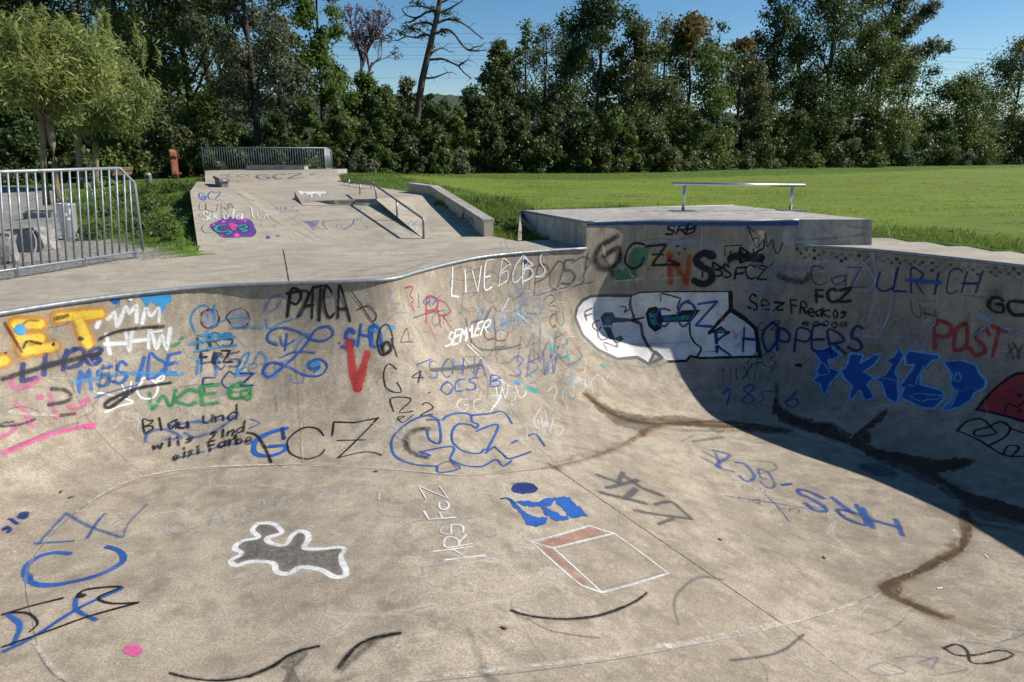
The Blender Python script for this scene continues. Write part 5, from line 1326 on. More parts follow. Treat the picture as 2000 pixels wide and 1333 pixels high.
text(4, 'HBK', 1000, 290, 1220, 280, 75, 'black', 12); line(4, [(1015, 262), (1060, 250), (1200, 262)], 'black', 54, .95, .5); text(4, 'HBSFCZ', 840, 375, 1240, 390, 78, 'black', 12, .92); line(4, [(1160, 300), (1210, 330), (1280, 285)], 'black', 6)
begin('white_znf_tag')
text(4, 'ZSNF', 960, 470, 1480, 480, 100, 'lilac', 7, .8, .4); text(4, '42', 1095, 650, 1300, 650, 85, 'lilac', 7, .85, .4); line(4, [(1040, 540), (1120, 550)], 'lilac', 6, .7)
begin('black_freacos_tag')
text(4, 'Sez', 1120, 575, 1345, 580, 95, 'black', 11); text(5, 'FReacos', 135, 495, 455, 530, 75, 'black', 10); text(5, 'FCZ', 275, 435, 470, 435, 65, 'black', 14); text(5, 'eoooa', 195, 570, 460, 580, 60, 'black', 7, .8); text(4, 'CZ', 1180, 700, 1330, 690, 45, 'black', 7, .8)
line(5, [(60, 285), (120, 310), (200, 320), (230, 290)], 'black', 50, .7, .9); line(5, [(0, 250), (60, 255), (150, 265)], 'lilac', 70, .4, 1.0); line(5, [(100, 235), (210, 245)], 'blue', 60, .35, 1.0)
begin('blue_1836')
text(4, '18', 940, 1155, 1180, 1150, 105, 'blue', 11, .8); line(4, [(1275, 1070), (1200, 1075), (1215, 1110), (1195, 1150), (1290, 1165)], 'blue', 11, .7); text(4, '6', 1350, 1165, 1470, 1170, 95, 'blue', 12, .85)
begin('black_nixt')
text(4, 'NIXI', 970, 1010, 1190, 985, 80, 'black', 7, .75); text(4, '43', 1115, 930, 1310, 900, 90, 'black', 7, .8); blob(4, 1420, 910, 26, 12, 'black'); text(4, 'ee', 1250, 960, 1310, 930, 60, 'black', 6, .6)

# ---- shaded right hand wall
begin('checker_band')
for i in range(52):
    for r in range(3):
        if (i + r) % 2: continue
        t = i / 51; x = 150 + 1310 * t; x += random.Random(i + r * 91).uniform(-5, 5); y = 125 + 110 * t + (14 * t) + r * 21 + random.Random(i * 7 + r).uniform(-3, 3) + 22 * math.sin(t * 3.1) * .3
        if random.Random(i * 3 + r).random() < (.92 if r < 2 else .62): fill(5, [(x, y), (x + 21, y + 2), (x + 20, y + 20), (x, y + 18)], 'black', random.Random(i * 5 + r).uniform(.35, .85), .4, 8)
begin('white_whale_outline')
line(5, [(595, 165), (540, 215), (420, 205), (300, 208), (230, 230), (215, 260), (240, 275), (330, 255), (430, 245), (490, 255), (515, 285), (485, 335), (510, 365), (570, 368), (602, 330), (590, 285), (560, 235), (540, 215)], 'lilac', 8, .9, .4); line(5, [(590, 160), (610, 280), (605, 400), (580, 500), (545, 575), (485, 595), (500, 620), (610, 632), (640, 605), (685, 500), (705, 350), (708, 180)], 'lilac', 8, .9, .4)
begin('navy_ulrich_tag')
text(5, 'ULRICH', 615, 375, 1190, 390, 130, 'navy', 9, .9, .4, .05); line(5, [(785, 312), (970, 325)], 'blue', 22, .9, .5); line(5, [(1090, 395), (1230, 410)], 'navy', 8, .6); text(5, 'CaZ', 250, 340, 570, 340, 110, 'navy', 9, .7)
begin('red_post_tag')
text(5, 'POST', 945, 690, 1330, 745, 145, 'red', 22, .85, .6, .1); line(5, [(850, 430), (920, 432)], 'orange', 10, .5); text(5, 'UH', 820, 510, 960, 560, 80, 'maroon', 10, .6); line(5, [(500, 580), (530, 510), (620, 500), (630, 560)], 'maroon', 8, .5)
begin('white_thin_caz')
text(5, 'CAZ', 665, 660, 900, 690, 140, 'lilac', 7, .75, .4, .2)
begin('blue_skater_piece')
SK = [[(250, 690), (300, 710), (350, 682), (415, 735), (370, 762), (342, 762), (352, 808), (412, 830), (352, 900), (332, 948), (314, 970), (292, 900), (250, 882), (286, 850), (270, 830), (300, 772), (266, 736)],
      [(465, 725), (542, 736), (522, 782), (600, 735), (645, 730), (602, 792), (540, 832), (602, 860), (562, 902), (606, 975), (546, 996), (520, 930), (482, 985), (456, 980), (476, 912), (426, 866), (410, 822), (440, 810)],
      [(740, 695), (772, 736), (742, 792), (720, 832), (736, 862), (740, 990), (726, 1010), (670, 980), (640, 892), (596, 870), (660, 850), (700, 792), (666, 766), (710, 746)],
      [(775, 735), (800, 710), (976, 736), (966, 762), (930, 768), (872, 832), (862, 902), (990, 936), (1000, 982), (940, 1040), (880, 1036), (800, 1000), (746, 976), (770, 922), (740, 916), (790, 852), (830, 792), (780, 792)],
      [(985, 770), (1100, 765), (1180, 792), (1196, 832), (1236, 882), (1230, 922), (1170, 950), (1150, 990), (1090, 1030), (1010, 1052), (978, 1050), (1030, 990), (1060, 942), (1030, 902), (1040, 852), (1010, 802)]]
for p in SK: fill(5, p, 'blue', 1, .2, 4)
for p in SK: line(5, p + p[:1], 'ice', 15, .9, .45, False, 4)
for p in ([(1055, 880), (1070, 835), (1095, 862), (1080, 885), (1055, 880)], [(615, 868), (690, 872), (730, 888)], [(805, 968), (850, 955), (930, 962), (990, 968), (940, 990), (905, 985), (880, 1000), (830, 985), (805, 968)], [(1010, 1045), (1040, 990), (1075, 930), (1060, 980), (1030, 1040)], [(300, 775), (330, 800), (345, 840), (290, 852)], [(880, 800), (850, 860), (830, 910), (800, 905)]): line(5, p, 'ice', 9, .85, .5)
begin('red_dome')
fill(5, [(1195, 1042), (1240, 970), (1310, 905), (1390, 850), (1449, 838), (1560, 850), (1600, 1150), (1449, 1112), (1320, 1075)], 'red', .95, .2); line(5, [(1180, 1045), (1240, 970), (1310, 905), (1390, 850), (1449, 838), (1560, 850)], 'black', 16); line(5, [(1180, 1045), (1320, 1075), (1449, 1112), (1600, 1150)], 'black', 16); line(5, [(1340, 1060), (1360, 1010), (1410, 1030), (1449, 1000)], 'black', 9); blob(5, 1425, 965, 20, 16, 'black'); blob(5, 1425, 1050, 18, 12, 'black')
begin('black_boz_outline')
line(5, [(1070, 1165), (1130, 1110), (1210, 1100), (1250, 1140), (1170, 1165), (1185, 1195), (1290, 1180), (1260, 1140), (1320, 1115), (1370, 1150), (1340, 1200), (1250, 1250)], 'black', 12); line(5, [(1070, 1165), (1180, 1210), (1330, 1300), (1449, 1310)], 'black', 11); line(5, [(1330, 1300), (1360, 1250), (1420, 1260), (1380, 1310)], 'black', 11); line(5, [(1370, 1150), (1449, 1180)], 'black', 10)
begin('arrow_marks')
text(5, 'GC', 1245, 485, 1470, 510, 95, 'black', 15, .9); line(5, [(1300, 380), (1250, 430), (1340, 470)], 'black', 60, .6, 1.0); line(5, [(1185, 510), (1230, 535), (1265, 545), (1175, 620)], 'lilac', 15, .8, .5); line(5, [(1200, 500), (1260, 535)], 'lilac', 14, .8); line(5, [(1310, 545), (1330, 580), (1380, 590)], 'lilac', 15, .8); line(5, [(1260, 612), (1370, 645)], 'lilac', 9, .7); line(5, [(1410, 615), (1449, 610)], 'lilac', 12, .8); line(5, [(1140, 500), (1120, 560)], 'black', 30, .5, 1); text(5, 'XY', 1350, 740, 1449, 760, 80, 'black', 10, .6); blob(5, 1400, 745, 30, 14, 'red', .4)
begin('blue_edge_line')
line(0, [(1150, 437.5), (1250, 436), (1350, 437.5), (1450, 438), (1556, 437)], 'blue', 9, .9, .4)
blob(5, 175, 795, 26, 10, 'black', .9); blob(5, 385, 1035, 30, 24, 'teal', .5, .8); blob(5, 1510, 1180, 12, 10, 'black'); blob(5, 30, 680, 45, 22, 'teal', .3, .9)

# ---- floor of the bowl
begin('small_sie_tag')
text(6, 'sio', 40, 410, 165, 290, 70, 'navy', 18, .9, .5, up=(-.6, -.3))
begin('blue_c_tag')
line(6, [(385, 520), (300, 515), (210, 540), (150, 590), (145, 650), (200, 690), (300, 695), (430, 672), (560, 635), (660, 585), (690, 545), (665, 505), (600, 482)], 'blue', 34, .95, .35); blob(6, 160, 650, 36, 24, 'blue', .9)
for p, w, f in (([(370, 295), (300, 370), (215, 465)], 22, .7), ([(195, 463), (410, 450)], 18, .8), ([(370, 297), (510, 372), (680, 430)], 22, .7), ([(585, 298), (540, 350), (490, 432)], 20, .75), ([(690, 425), (720, 350), (820, 247)], 20, .55)): line(6, p, 'blue', w, f, .7)
begin('black_blue_z_tag')
for p, w in (([(30, 1062), (180, 990), (430, 830), (680, 715)], 28), ([(425, 770), (430, 835), (535, 890)], 24), ([(45, 862), (112, 920), (75, 1025)], 26)): line(6, p, 'blue', w, .9, .5)
line(6, [(20, 1040), (250, 960), (500, 870), (770, 795)], 'black', 17); line(6, [(770, 795), (620, 798), (550, 765), (675, 707), (480, 722), (430, 765)], 'black', 17); line(6, [(20, 860), (180, 812), (350, 770)], 'black', 18); line(6, [(60, 850), (160, 855), (212, 910), (170, 955)], 'black', 14); blob(6, 455, 755, 34, 16, 'black')
begin('pink_dot'); blob(6, 745, 1060, 62, 38, 'pink', .85, .8)
begin('faint_blue_writing')
text(6, 'Auolfe', 1170, 360, 1680, 235, 75, 'sky', 14, .35, .9); line(6, [(1050, 380), (990, 350), (950, 390), (1000, 415), (1080, 380)], 'sky', 20, .4, .9); line(6, [(930, 350), (920, 400), (1000, 430), (1140, 395)], 'sky', 10, .35, .9); text(6, 'Cer', 1680, 230, 2050, 170, 60, 'sky', 14, .3, .9)
begin('grey_figure_outline')
FG = [(1440, 352), (1500, 350), (1545, 365), (1570, 405), (1495, 432), (1512, 462), (1590, 472), (1630, 420), (1665, 395), (1710, 405), (1722, 440), (1700, 488), (1780, 495), (1900, 485), (1922, 500), (1902, 540), (1932, 620), (1915, 648), (1860, 648), (1790, 612), (1680, 596), (1610, 632), (1545, 622), (1520, 572), (1400, 565), (1320, 586), (1288, 560), (1350, 520), (1310, 490), (1350, 450), (1440, 430), (1408, 390)]
fill(6, FG, 'grey', .7, .3, 5); line(6, FG + FG[:1], 'white', 34, .9, .45, True, 4)
begin('black_brush_arcs')
line(6, [(950, 1188), (1080, 1218), (1250, 1228), (1400, 1202)], 'black', 17, .85, .6); line(6, [(1400, 1202), (1520, 1150), (1600, 1095), (1680, 1060), (1775, 1038)], 'black', 30, .85, .7); fill(6, [(1560, 1150), (1650, 1070), (1750, 1045), (1700, 1110), (1640, 1160), (1680, 1237), (1580, 1237), (1600, 1180)], 'black', .55, .6, 7)
line(7, [(40, 1150), (110, 1060), (200, 1000), (370, 965)], 'black', 36, .85, .7); line(7, [(60, 1160), (160, 1070), (230, 1010)], 'black', 60, .6, .9); line(7, [(20, 1237), (120, 1200)], 'black', 60, .5, 1); line(7, [(760, 950), (810, 1070), (850, 1180)], 'grey', 70, .4, 1); line(7, [(850, 1180), (900, 1237)], 'grey', 90, .55, .9)
line(7, [(1000, 838), (1060, 860), (1180, 880), (1320, 885), (1480, 866), (1620, 820), (1700, 780), (1752, 740)], 'black', 20, .85, .6); line(7, [(1000, 840), (1080, 885), (1130, 870)], 'black', 40, .5, .9); line(7, [(1090, 885), (1200, 945), (1340, 975), (1490, 992)], 'black', 14, .55, .8); line(7, [(1130, 870), (1400, 885), (1600, 840)], 'grey', 20, .4, .9)
for z, p, w, f in ((6, [(1250, 1226), (1420, 1195), (1560, 1130), (1680, 1062)], 52, .55), (6, [(950, 1188), (1120, 1222), (1300, 1226)], 28, .5), (7, [(30, 1160), (120, 1060), (230, 1000), (330, 972)], 64, .55), (7, [(1000, 838), (1120, 872), (1300, 890), (1480, 870), (1640, 815)], 34, .5), (6, [(1600, 1237), (1640, 1170), (1690, 1110)], 70, .45)): line(z, p, 'black', w, f, .95)
begin('white_hrs_fcz')
for c, x0, y0, x1, y1, h in (('H', 850, 530, 780, 480, 200), ('R', 765, 470, 740, 410, 150), ('S', 735, 400, 700, 345, 110), ('F', 690, 320, 660, 265, 130), ('C', 655, 270, 640, 225, 60), ('Z', 645, 220, 600, 150, 130)): text(7, c, x0, y0, x1, y1, h, 'white', 11, .9, .5, up=(-1, .12), fillw=1.0)
text(7, '1', 245, 240, 275, 190, 40, 'white', 8, .8)
begin('faint_blue_arcs')
for p in ([(640, 340), (530, 330), (400, 365), (350, 430), (390, 505), (480, 535)], [(490, 597), (700, 570), (1000, 520), (1150, 525)], [(500, 600), (530, 680), (640, 715), (945, 748)], [(470, 450), (500, 415), (570, 420)], [(790, 415), (840, 435), (920, 410)], [(240, 280), (330, 315), (480, 300), (530, 240)], [(600, 360), (720, 330), (850, 310)], [(1130, 540), (1180, 595)], [(20, 190), (120, 170), (240, 140)], [(700, 640), (830, 630)]): line(7, p, 'sky', 14, .38, .9)
line(7, [(280, 230), (400, 240)], 'blue', 40, .25, 1)
begin('blue_in_tag')
blob(7, 1070, 155, 76, 34, 'navy', .95, .4); line(7, [(1000, 130), (1080, 125), (1140, 160)], 'black', 20, .5)
for p in ([(970, 212), (1015, 228), (1065, 285), (1115, 312), (1195, 322), (1188, 350), (1130, 374), (1085, 358), (1048, 300)], [(1010, 226), (1150, 233), (1245, 198), (1225, 245), (1150, 262), (1060, 252)], [(1150, 240), (1205, 272), (1275, 305), (1325, 330), (1255, 338), (1185, 302)], [(1235, 202), (1310, 203), (1362, 248), (1428, 312), (1330, 322), (1285, 265), (1245, 245)]): fill(7, p, 'blue', .97, .4, 4, False, .7, 2.2)
line(7, [(940, 215), (980, 212), (1010, 240)], 'navy', 14)
begin('red_white_box')
fill(7, [(1140, 462), (1430, 372), (1545, 405), (1235, 484)], 'red', .45, .4); fill(7, [(1150, 478), (1220, 495), (1320, 580), (1430, 695), (1385, 690), (1320, 640)], 'red', .4, .4)
for p in ([(1105, 455), (1260, 415), (1430, 365), (1570, 408)], [(1570, 408), (1700, 500), (1872, 630)], [(1872, 630), (1700, 685), (1500, 738)], [(1500, 738), (1390, 700), (1320, 645), (1105, 455)], [(1105, 455), (1230, 490), (1570, 408)], [(1230, 490), (1330, 580), (1500, 738)]): line(7, p, 'white', 17, .8, .5, False)
for p in ([(1250, 500), (1560, 425)], [(1590, 430), (1850, 625), (1500, 722), (1250, 500)]): line(7, p, 'navy', 8, .35, .8, False)
begin('dark_faded_writing')
for p, w in (([(1480, 82), (1600, 130), (1530, 152)], 26), ([(1620, 70), (1600, 130), (1700, 110)], 30), ([(1640, 95), (1720, 150), (1830, 192)], 34), ([(1500, 180), (1600, 205), (1740, 238)], 34), ([(1690, 160), (1640, 205)], 34), ([(1690, 280), (1800, 300), (1990, 325)], 24), ([(1800, 245), (1890, 232), (1950, 280), (2000, 322)], 24), ([(1820, 355), (1900, 325)], 22)): line(7, p, 'grey', w * 1.6, .8, .85)
line(8, [(60, 1060), (40, 960), (80, 890), (160, 840), (270, 850)], 'grey', 20, .6, .9); line(8, [(310, 1232), (480, 1208), (560, 1180), (650, 1110)], 'grey', 22, .7, .8); line(8, [(470, 710), (560, 740), (660, 840)], 'grey', 40, .25, 1); line(8, [(960, 1110), (1060, 1085), (1130, 1030)], 'navy', 14, .4, .9)
begin('blue_upturned_fcz')
text(8, 'GCZ', 500, 345, 210, 235, 85, 'blue', 17, .7, .5, up=(.25, 1)); text(8, 'F', 240, 250, 130, 195, 75, 'blue', 15, .6, .6, up=(.2, 1)); line(8, [(75, 200), (160, 165), (250, 215)], 'blue', 12, .5, .7); line(8, [(130, 200), (270, 180)], 'grey', 26, .6, .7); line(8, [(400, 290), (500, 300), (520, 330), (450, 350)], 'grey', 20, .5, .7)
begin('blue_upturned_hrs')
text(8, 'HRS', 1075, 565, 570, 400, 90, 'blue', 22, .8, .5, up=(.35, 1)); text(8, 'HRS', 1095, 575, 590, 410, 80, 'grey', 14, .5, .7, up=(.35, 1)); line(8, [(550, 405), (590, 400)], 'blue', 18)
begin('crossed_scribble')
line(8, [(280, 455), (480, 485), (690, 520)], 'blue', 9, .7); line(8, [(470, 450), (530, 510), (582, 576)], 'blue', 9, .7); text(8, 'uapen', 350, 480, 640, 540, 45, 'grey', 6, .6); text(8, 'casu', 360, 425, 480, 440, 30, 'grey', 5, .5)
begin('looped_eight')
line(8, [(1310, 1172), (1370, 1155), (1420, 1185), (1440, 1240), (1540, 1240), (1635, 1205), (1570, 1183), (1460, 1205), (1370, 1205), (1310, 1172)], 'black', 15, .8, .6)
for p in ([(950, 1270), (1030, 1242), (1130, 1285), (1010, 1300), (950, 1270)], [(1080, 1222), (1190, 1210), (1300, 1240), (1420, 1270), (1260, 1302)], [(1390, 1138), (1520, 1160), (1687, 1195)], [(1170, 1250), (1280, 1215), (1250, 1270)], [(1530, 1075), (1687, 1090)], [(1560, 1150), (1687, 1110)]): line(8, p, 'blue', 13, .5, .8)

# ---- water stains, lime and joints
begin('water_stain')
line(0, [(1145, 772), (1180, 800), (1225, 822), (1275, 828)], 'rust', 20, .9, .8); line(0, [(1160, 785), (1210, 815), (1280, 828), (1380, 824), (1470, 830), (1540, 842)], 'wet', 13, .85, .8); line(0, [(1250, 850), (1300, 830), (1400, 832), (1520, 840)], 'rust', 26, .75, .9); line(0, [(1060, 916), (1120, 905), (1190, 882), (1255, 850)], 'rust', 16, .6, .9); line(0, [(1330, 842), (1420, 842), (1520, 845)], 'dirt', 18, .6, .9)
fill(8, [(510, -20), (530, 30), (600, 80), (680, 110), (770, 115), (820, 160), (880, 190), (960, 220), (1060, 250), (1160, 265), (1290, 290), (1400, 275), (1470, 282), (1420, 325), (1280, 345), (1330, 400), (1420, 440), (1560, 475), (1700, 520), (1700, 590), (1560, 545), (1420, 500), (1340, 430), (1240, 365), (1130, 310), (1000, 285), (900, 235), (800, 190), (680, 150), (560, 105), (500, 70)], 'wet', .85, .6, 5, False, .72, 2.2)
fill(8, [(930, 250), (1000, 238), (1150, 268), (1280, 288), (1450, 278), (1400, 332), (1280, 352), (1350, 402), (1500, 470), (1690, 510), (1690, 605), (1500, 572), (1380, 485), (1250, 405), (1100, 335), (1000, 300)], 'wet', .7, .7, 5, False, .75, 2.5); fill(8, [(518, 10), (600, 70), (700, 98), (790, 112), (880, 175), (810, 200), (680, 160), (540, 108)], 'wet', .7, .7, 5, False, .75, 2.5)
fill(8, [(860, 195), (930, 130), (1000, 75), (1050, 40), (1030, 90), (960, 150), (970, 210), (900, 225)], 'wet', .85, .6, 5, False, .72, 2.2); line(8, [(515, 60), (525, 0), (520, -70)], 'wet', 26, .7, .9)
line(8, [(1395, 470), (1425, 560), (1420, 640), (1385, 700)], 'wet', 34, .6, .9); line(8, [(1380, 710), (1290, 755), (1180, 820), (1080, 860), (1025, 890)], 'wet', 46, .75, .8); line(8, [(1025, 890), (1090, 940), (1200, 985), (1320, 1030)], 'rust', 34, .8, .8); line(8, [(1040, 900), (1130, 950), (1250, 1000)], 'wet', 20, .6, .8); line(8, [(1430, 570), (1500, 590), (1600, 610)], 'rust', 34, .6, .9); line(8, [(1320, 1030), (1450, 1075), (1687, 1110)], 'rust', 16, .35, .9); fill(8, [(1180, 445), (1300, 490), (1400, 560), (1390, 600), (1330, 590), (1250, 540)], 'dirt', .45, .9, 9, False, 1.0)
ST = [(130, 1085), (175, 1100), (250, 1150), (340, 1190), (450, 1210), (560, 1222), (680, 1210), (720, 1222), (830, 1240), (1000, 1245), (1150, 1262), (1300, 1285), (1400, 1310), (1350, 1325), (1200, 1310), (1050, 1292), (900, 1300), (750, 1282), (620, 1268), (540, 1290), (480, 1345), (465, 1310), (410, 1300), (320, 1275), (230, 1200), (160, 1135)]
line(4, [(140, 1095), (260, 1170), (380, 1230), (560, 1245), (760, 1255)], 'rust', 80, .6, 1.0); line(4, [(480, 1330), (600, 1275), (900, 1280), (1300, 1305)], 'rust', 70, .5, 1.0)
fill(4, ST, 'wet', .6, .7, 4, False, .7, 2.0)
ST2 = [(1380, 500), (1435, 560), (1446, 640), (1425, 695), (1375, 745), (1300, 775), (1240, 808), (1160, 840), (1100, 865), (1125, 890), (1100, 930), (1180, 962), (1260, 988), (1335, 1032), (1230, 1015), (1120, 962), (1035, 930), (1010, 890), (1035, 855), (1110, 832), (1190, 795), (1270, 745), (1340, 728), (1385, 690), (1395, 620), (1378, 560)]
line(8, [(1400, 520), (1425, 620), (1370, 720), (1200, 805), (1040, 885), (1150, 960), (1330, 1030), (1500, 1085)], 'rust', 95, .5, 1.0)
fill(8, ST2, 'wet', .6, .7, 4, False, .7, 2.0)
line(8, [(600, 90), (900, 215), (1200, 310), (1420, 450), (1650, 540)], 'dirt', 130, .5, 1.0); line(8, [(1430, 590), (1530, 600), (1687, 640)], 'rust', 50, .5, 1.0)
rs = random.Random(77)
for path, z, sp in (([(140, 1095), (260, 1180), (400, 1240), (600, 1250), (900, 1275), (1300, 1300)], 4, 30), ([(1410, 520), (1430, 620), (1370, 720), (1200, 805), (1040, 885), (1150, 960), (1330, 1030)], 8, 26), ([(480, 1330), (300, 1420), (60, 1480), (-60, 1530)], 4, 18)):
    q = catmull(path, False, 22)
    for x, y in q:
        for k in range(2):
            xx, yy = x + rs.gauss(0, sp), y + rs.gauss(0, sp * .55); blob(z, xx, yy, rs.uniform(10, 42), rs.uniform(6, 16), rs.choice(['rust', 'wet', 'dirt', 'rust']), rs.uniform(.2, .4), 1.0, rs.uniform(-.4, .6), 9)
begin('old_faded_paint')
rs = random.Random(12)
for _ in range(95):
    if rs.random() < .62: x, y = rs.uniform(860, 1130), rs.uniform(530, 790)
    elif rs.random() < .5: x, y = rs.uniform(60, 760), rs.uniform(610, 860)
    else: x, y = rs.uniform(1430, 1980), rs.uniform(520, 800)
    q = [(x, y)]; a = rs.uniform(-.6, .3)
    for k in range(rs.randrange(4, 9)):
        a += rs.uniform(-1.5, 1.5); q.append((q[-1][0] + math.cos(a) * rs.uniform(8, 22) + 3, q[-1][1] + math.sin(a) * rs.uniform(8, 24)))
    line(0, q, rs.choice(['sky', 'blue', 'white', 'grey', 'navy', 'sky', 'white', 'maroon', 'black']), rs.uniform(2.2, 5), rs.uniform(.22, .5), .8)
for _ in range(26):
    x, y = rs.uniform(870, 1130), rs.uniform(540, 800)
    line(0, [(x, y), (x + rs.uniform(-20, 25), y + rs.uniform(5, 30))], rs.choice(['sky', 'white', 'blue', 'teal', 'orange', 'pale']), rs.uniform(10, 26), rs.uniform(.15, .35), 1.0)
begin('lime_bloom')
line(8, [(1360, 620), (1380, 690), (1310, 745), (1200, 800), (1080, 830)], 'pale', 32, .75, .9); line(8, [(1415, 590), (1425, 680), (1390, 725)], 'pale', 12, .8, .8); line(8, [(0, 1170), (130, 1150), (330, 1120), (480, 1080), (580, 1060)], 'pale', 26, .7, .9); line(8, [(560, 1065), (700, 1025), (830, 985), (900, 960)], 'pale', 14, .8, .8); line(8, [(430, 1100), (560, 1190), (700, 1275)], 'pale', 9, .6, .9); line(8, [(750, 1090), (840, 1050), (920, 1000), (1000, 915)], 'pale', 7, .7, .8); line(8, [(1400, 715), (1510, 745), (1687, 780)], 'pale', 8, .5, .8)
line(0, [(870, 1320), (1000, 1307), (1150, 1288), (1300, 1262)], 'pale', 17, .7, .95); line(0, [(1300, 1262), (1400, 1243), (1520, 1218)], 'pale', 15, .7, .95); line(0, [(120, 1325), (90, 1290), (66, 1255)], 'pale', 12, .7, .9); line(0, [(150, 1000), (220, 955), (300, 928), (420, 913), (590, 908)], 'pale', 6, .8, .8); line(0, [(590, 910), (750, 917), (900, 930)], 'pale', 5, .7, .8); line(0, [(592, 902), (590, 870)], 'pale', 6, .6, .9); line(8, [(1040, 100), (900, 160), (800, 200)], 'dirt', 20, .3, .9)
line(0, [(20, 805), (60, 810), (110, 812)], 'pale', 9, .7, .8); line(0, [(205, 845), (225, 835), (240, 820)], 'pale', 9, .6, .9); line(0, [(1010, 850), (1060, 880), (1090, 900)], 'pale', 8, .5, .9); line(0, [(940, 800), (1000, 845), (1030, 875)], 'pale', 14, .35, 1.0)
begin('construction_joint')
ring = []
for p in FLO[::2] + FLO[:1]:
    ring.append((Vector((p[0], p[1], zfloor(p[0]))), Vector((0, 0, 1))))
put_ribbon(ring, .006, 'crack', .75, .7); put_ribbon(ring, .022, 'pale', .55, .95)
line(0, [(1070, 905), (1300, 1063), (1524, 1216)], 'crack', 2.2, .9, .6, False); line(0, [(1524, 1216), (1620, 1290), (1690, 1340)], 'crack', 2.2, .7, .6, False)
for p in ([(563, 556), (578, 720), (590, 906)], [(1137, 490), (1160, 600), (1170, 690)], [(100, 660), (180, 830), (290, 935)], [(870, 525), (940, 700), (1040, 860), (1090, 905)], [(1660, 500), (1640, 640), (1625, 760)], [(-10, 1055), (70, 1060)], [(1236, 500), (1250, 640), (1290, 720)]): line(0, p, 'crack', 1.6, .5, .6)
for p in ([(95, 640), (125, 635), (150, 615), (172, 605)], [(330, 830), (345, 838), (390, 842)], [(1258, 470), (1290, 466), (1320, 470), (1350, 462)], [(1000, 1190), (1050, 1270), (1070, 1290)], [(1440, 1250), (1490, 1300), (1500, 1333)], [(1230, 673), (1290, 672), (1350, 668)], [(15, 800), (50, 795), (90, 812)]): line(0, p, 'crack', 1.8, .6, .6)
begin('grime')
rs = random.Random(44)
for _ in range(46):
    x, y = rs.uniform(20, 1500), rs.uniform(940, 1320); a = rs.uniform(-.5, .5); l = rs.uniform(30, 130)
    line(0, [(x, y), (x + l * .5, y + a * l * .3 + rs.uniform(-6, 6)), (x + l, y + a * l * .6)], 'dirt' if rs.random() < .7 else 'pale', rs.uniform(14, 60), rs.uniform(.12, .3), 1.0)
for _ in range(60):
    x, y = rs.uniform(20, 1120), rs.uniform(600, 880); l = rs.uniform(40, 130)
    line(0, [(x, y), (x + rs.uniform(-4, 10), y + l * .5), (x + rs.uniform(0, 22), y + l)], 'dirt' if rs.random() < .6 else 'pale', rs.uniform(8, 34), rs.uniform(.12, .3), 1.0)
begin('deck_joint', deck)
line(0, [(553, 488), (558, 515), (564, 549)], 'crack', 2.5, .9, .5, False); line(0, [(0, 598), (15, 597), (30, 597)], 'crack', 2, .8)
begin('deck_scuff', deck)
line(0, [(700, 530), (780, 515), (860, 500)], 'dirt', 50, .45, 1.0); line(0, [(640, 542), (760, 535), (830, 515)], 'dirt', 24, .5, 1.0); line(0, [(120, 565), (230, 552), (340, 545)], 'white', 4, .35, .9); line(0, [(260, 538), (330, 530)], 'pale', 10, .3, 1); line(0, [(900, 495), (1000, 485), (1110, 478)], 'dirt', 18, .3, 1.0); line(0, [(400, 530), (600, 520)], 'dirt', 30, .15, 1)
line(0, [(1600, 470), (1800, 482)], 'dirt', 12, .3, 1.0)

# ---- marks on the ramps
begin('purple_cloud_piece', ramp)
CL = [(300, 1020), (380, 990), (450, 940), (560, 930), (680, 945), (790, 970), (840, 1060), (860, 1120), (800, 1175), (690, 1175), (560, 1185), (450, 1180), (380, 1130), (320, 1080)]
fill(9, CL, 'purple', .9, .6, 5, True, .9)
for x, y, r in ((340, 1030, 28), (465, 990, 24), (510, 973, 16), (680, 968, 18), (720, 983, 22), (815, 1125, 20), (620, 1150, 34), (680, 1152, 18), (445, 1158, 20)): blob(9, x, y, r, r * .75, 'pink', 1, .4)
for p in ([(490, 1030), (400, 1040), (370, 1080), (430, 1115), (520, 1100)], [(520, 1100), (560, 1120), (500, 1140)], [(640, 1050), (700, 1030), (740, 1060), (660, 1080), (740, 1100), (690, 1110)]): line(9, p, 'black', 64, 1, .3)
for p in ([(490, 1030), (400, 1040), (370, 1080), (430, 1115), (520, 1100)], [(520, 1100), (560, 1120), (500, 1140)], [(640, 1050), (700, 1030), (740, 1060), (660, 1080), (740, 1100), (690, 1110)]): line(9, p, 'teal', 42, 1, .3)
fill(9, [(515, 1015), (570, 1005), (630, 1030), (610, 1085), (570, 1100)], 'pink', .9, .3, 4)
line(9, [(300, 1020), (230, 1030), (205, 1080), (250, 1125), (335, 1120)], 'blue', 13, .8); blob(9, 990, 1180, 34, 22, 'purple', .9); blob(9, 965, 1155, 20, 12, 'pink', .7); blob(9, 1112, 1158, 32, 18, 'teal', .9)
begin('white_ricola_tag', ramp)
text(9, 'ULTRA', 180, 858, 600, 850, 75, 'black', 8, .8); text(9, 'CREW', 170, 945, 520, 945, 70, 'black', 8, .7); text(9, 'Secola', 215, 975, 700, 960, 120, 'white', 20, .85); line(9, [(720, 820), (840, 815)], 'white', 16, .9); line(9, [(790, 820), (820, 950), (860, 960)], 'white', 18, .9); line(9, [(940, 890), (870, 890), (870, 940), (940, 960), (970, 900), (1000, 970)], 'white', 16, .85); text(9, 'MSSX', 880, 1085, 1100, 1065, 50, 'black', 6, .6); text(9, 'zssy', 920, 1140, 1110, 1120, 35, 'black', 6, .6)
begin('blue_gcz_bank_tag', ramp)
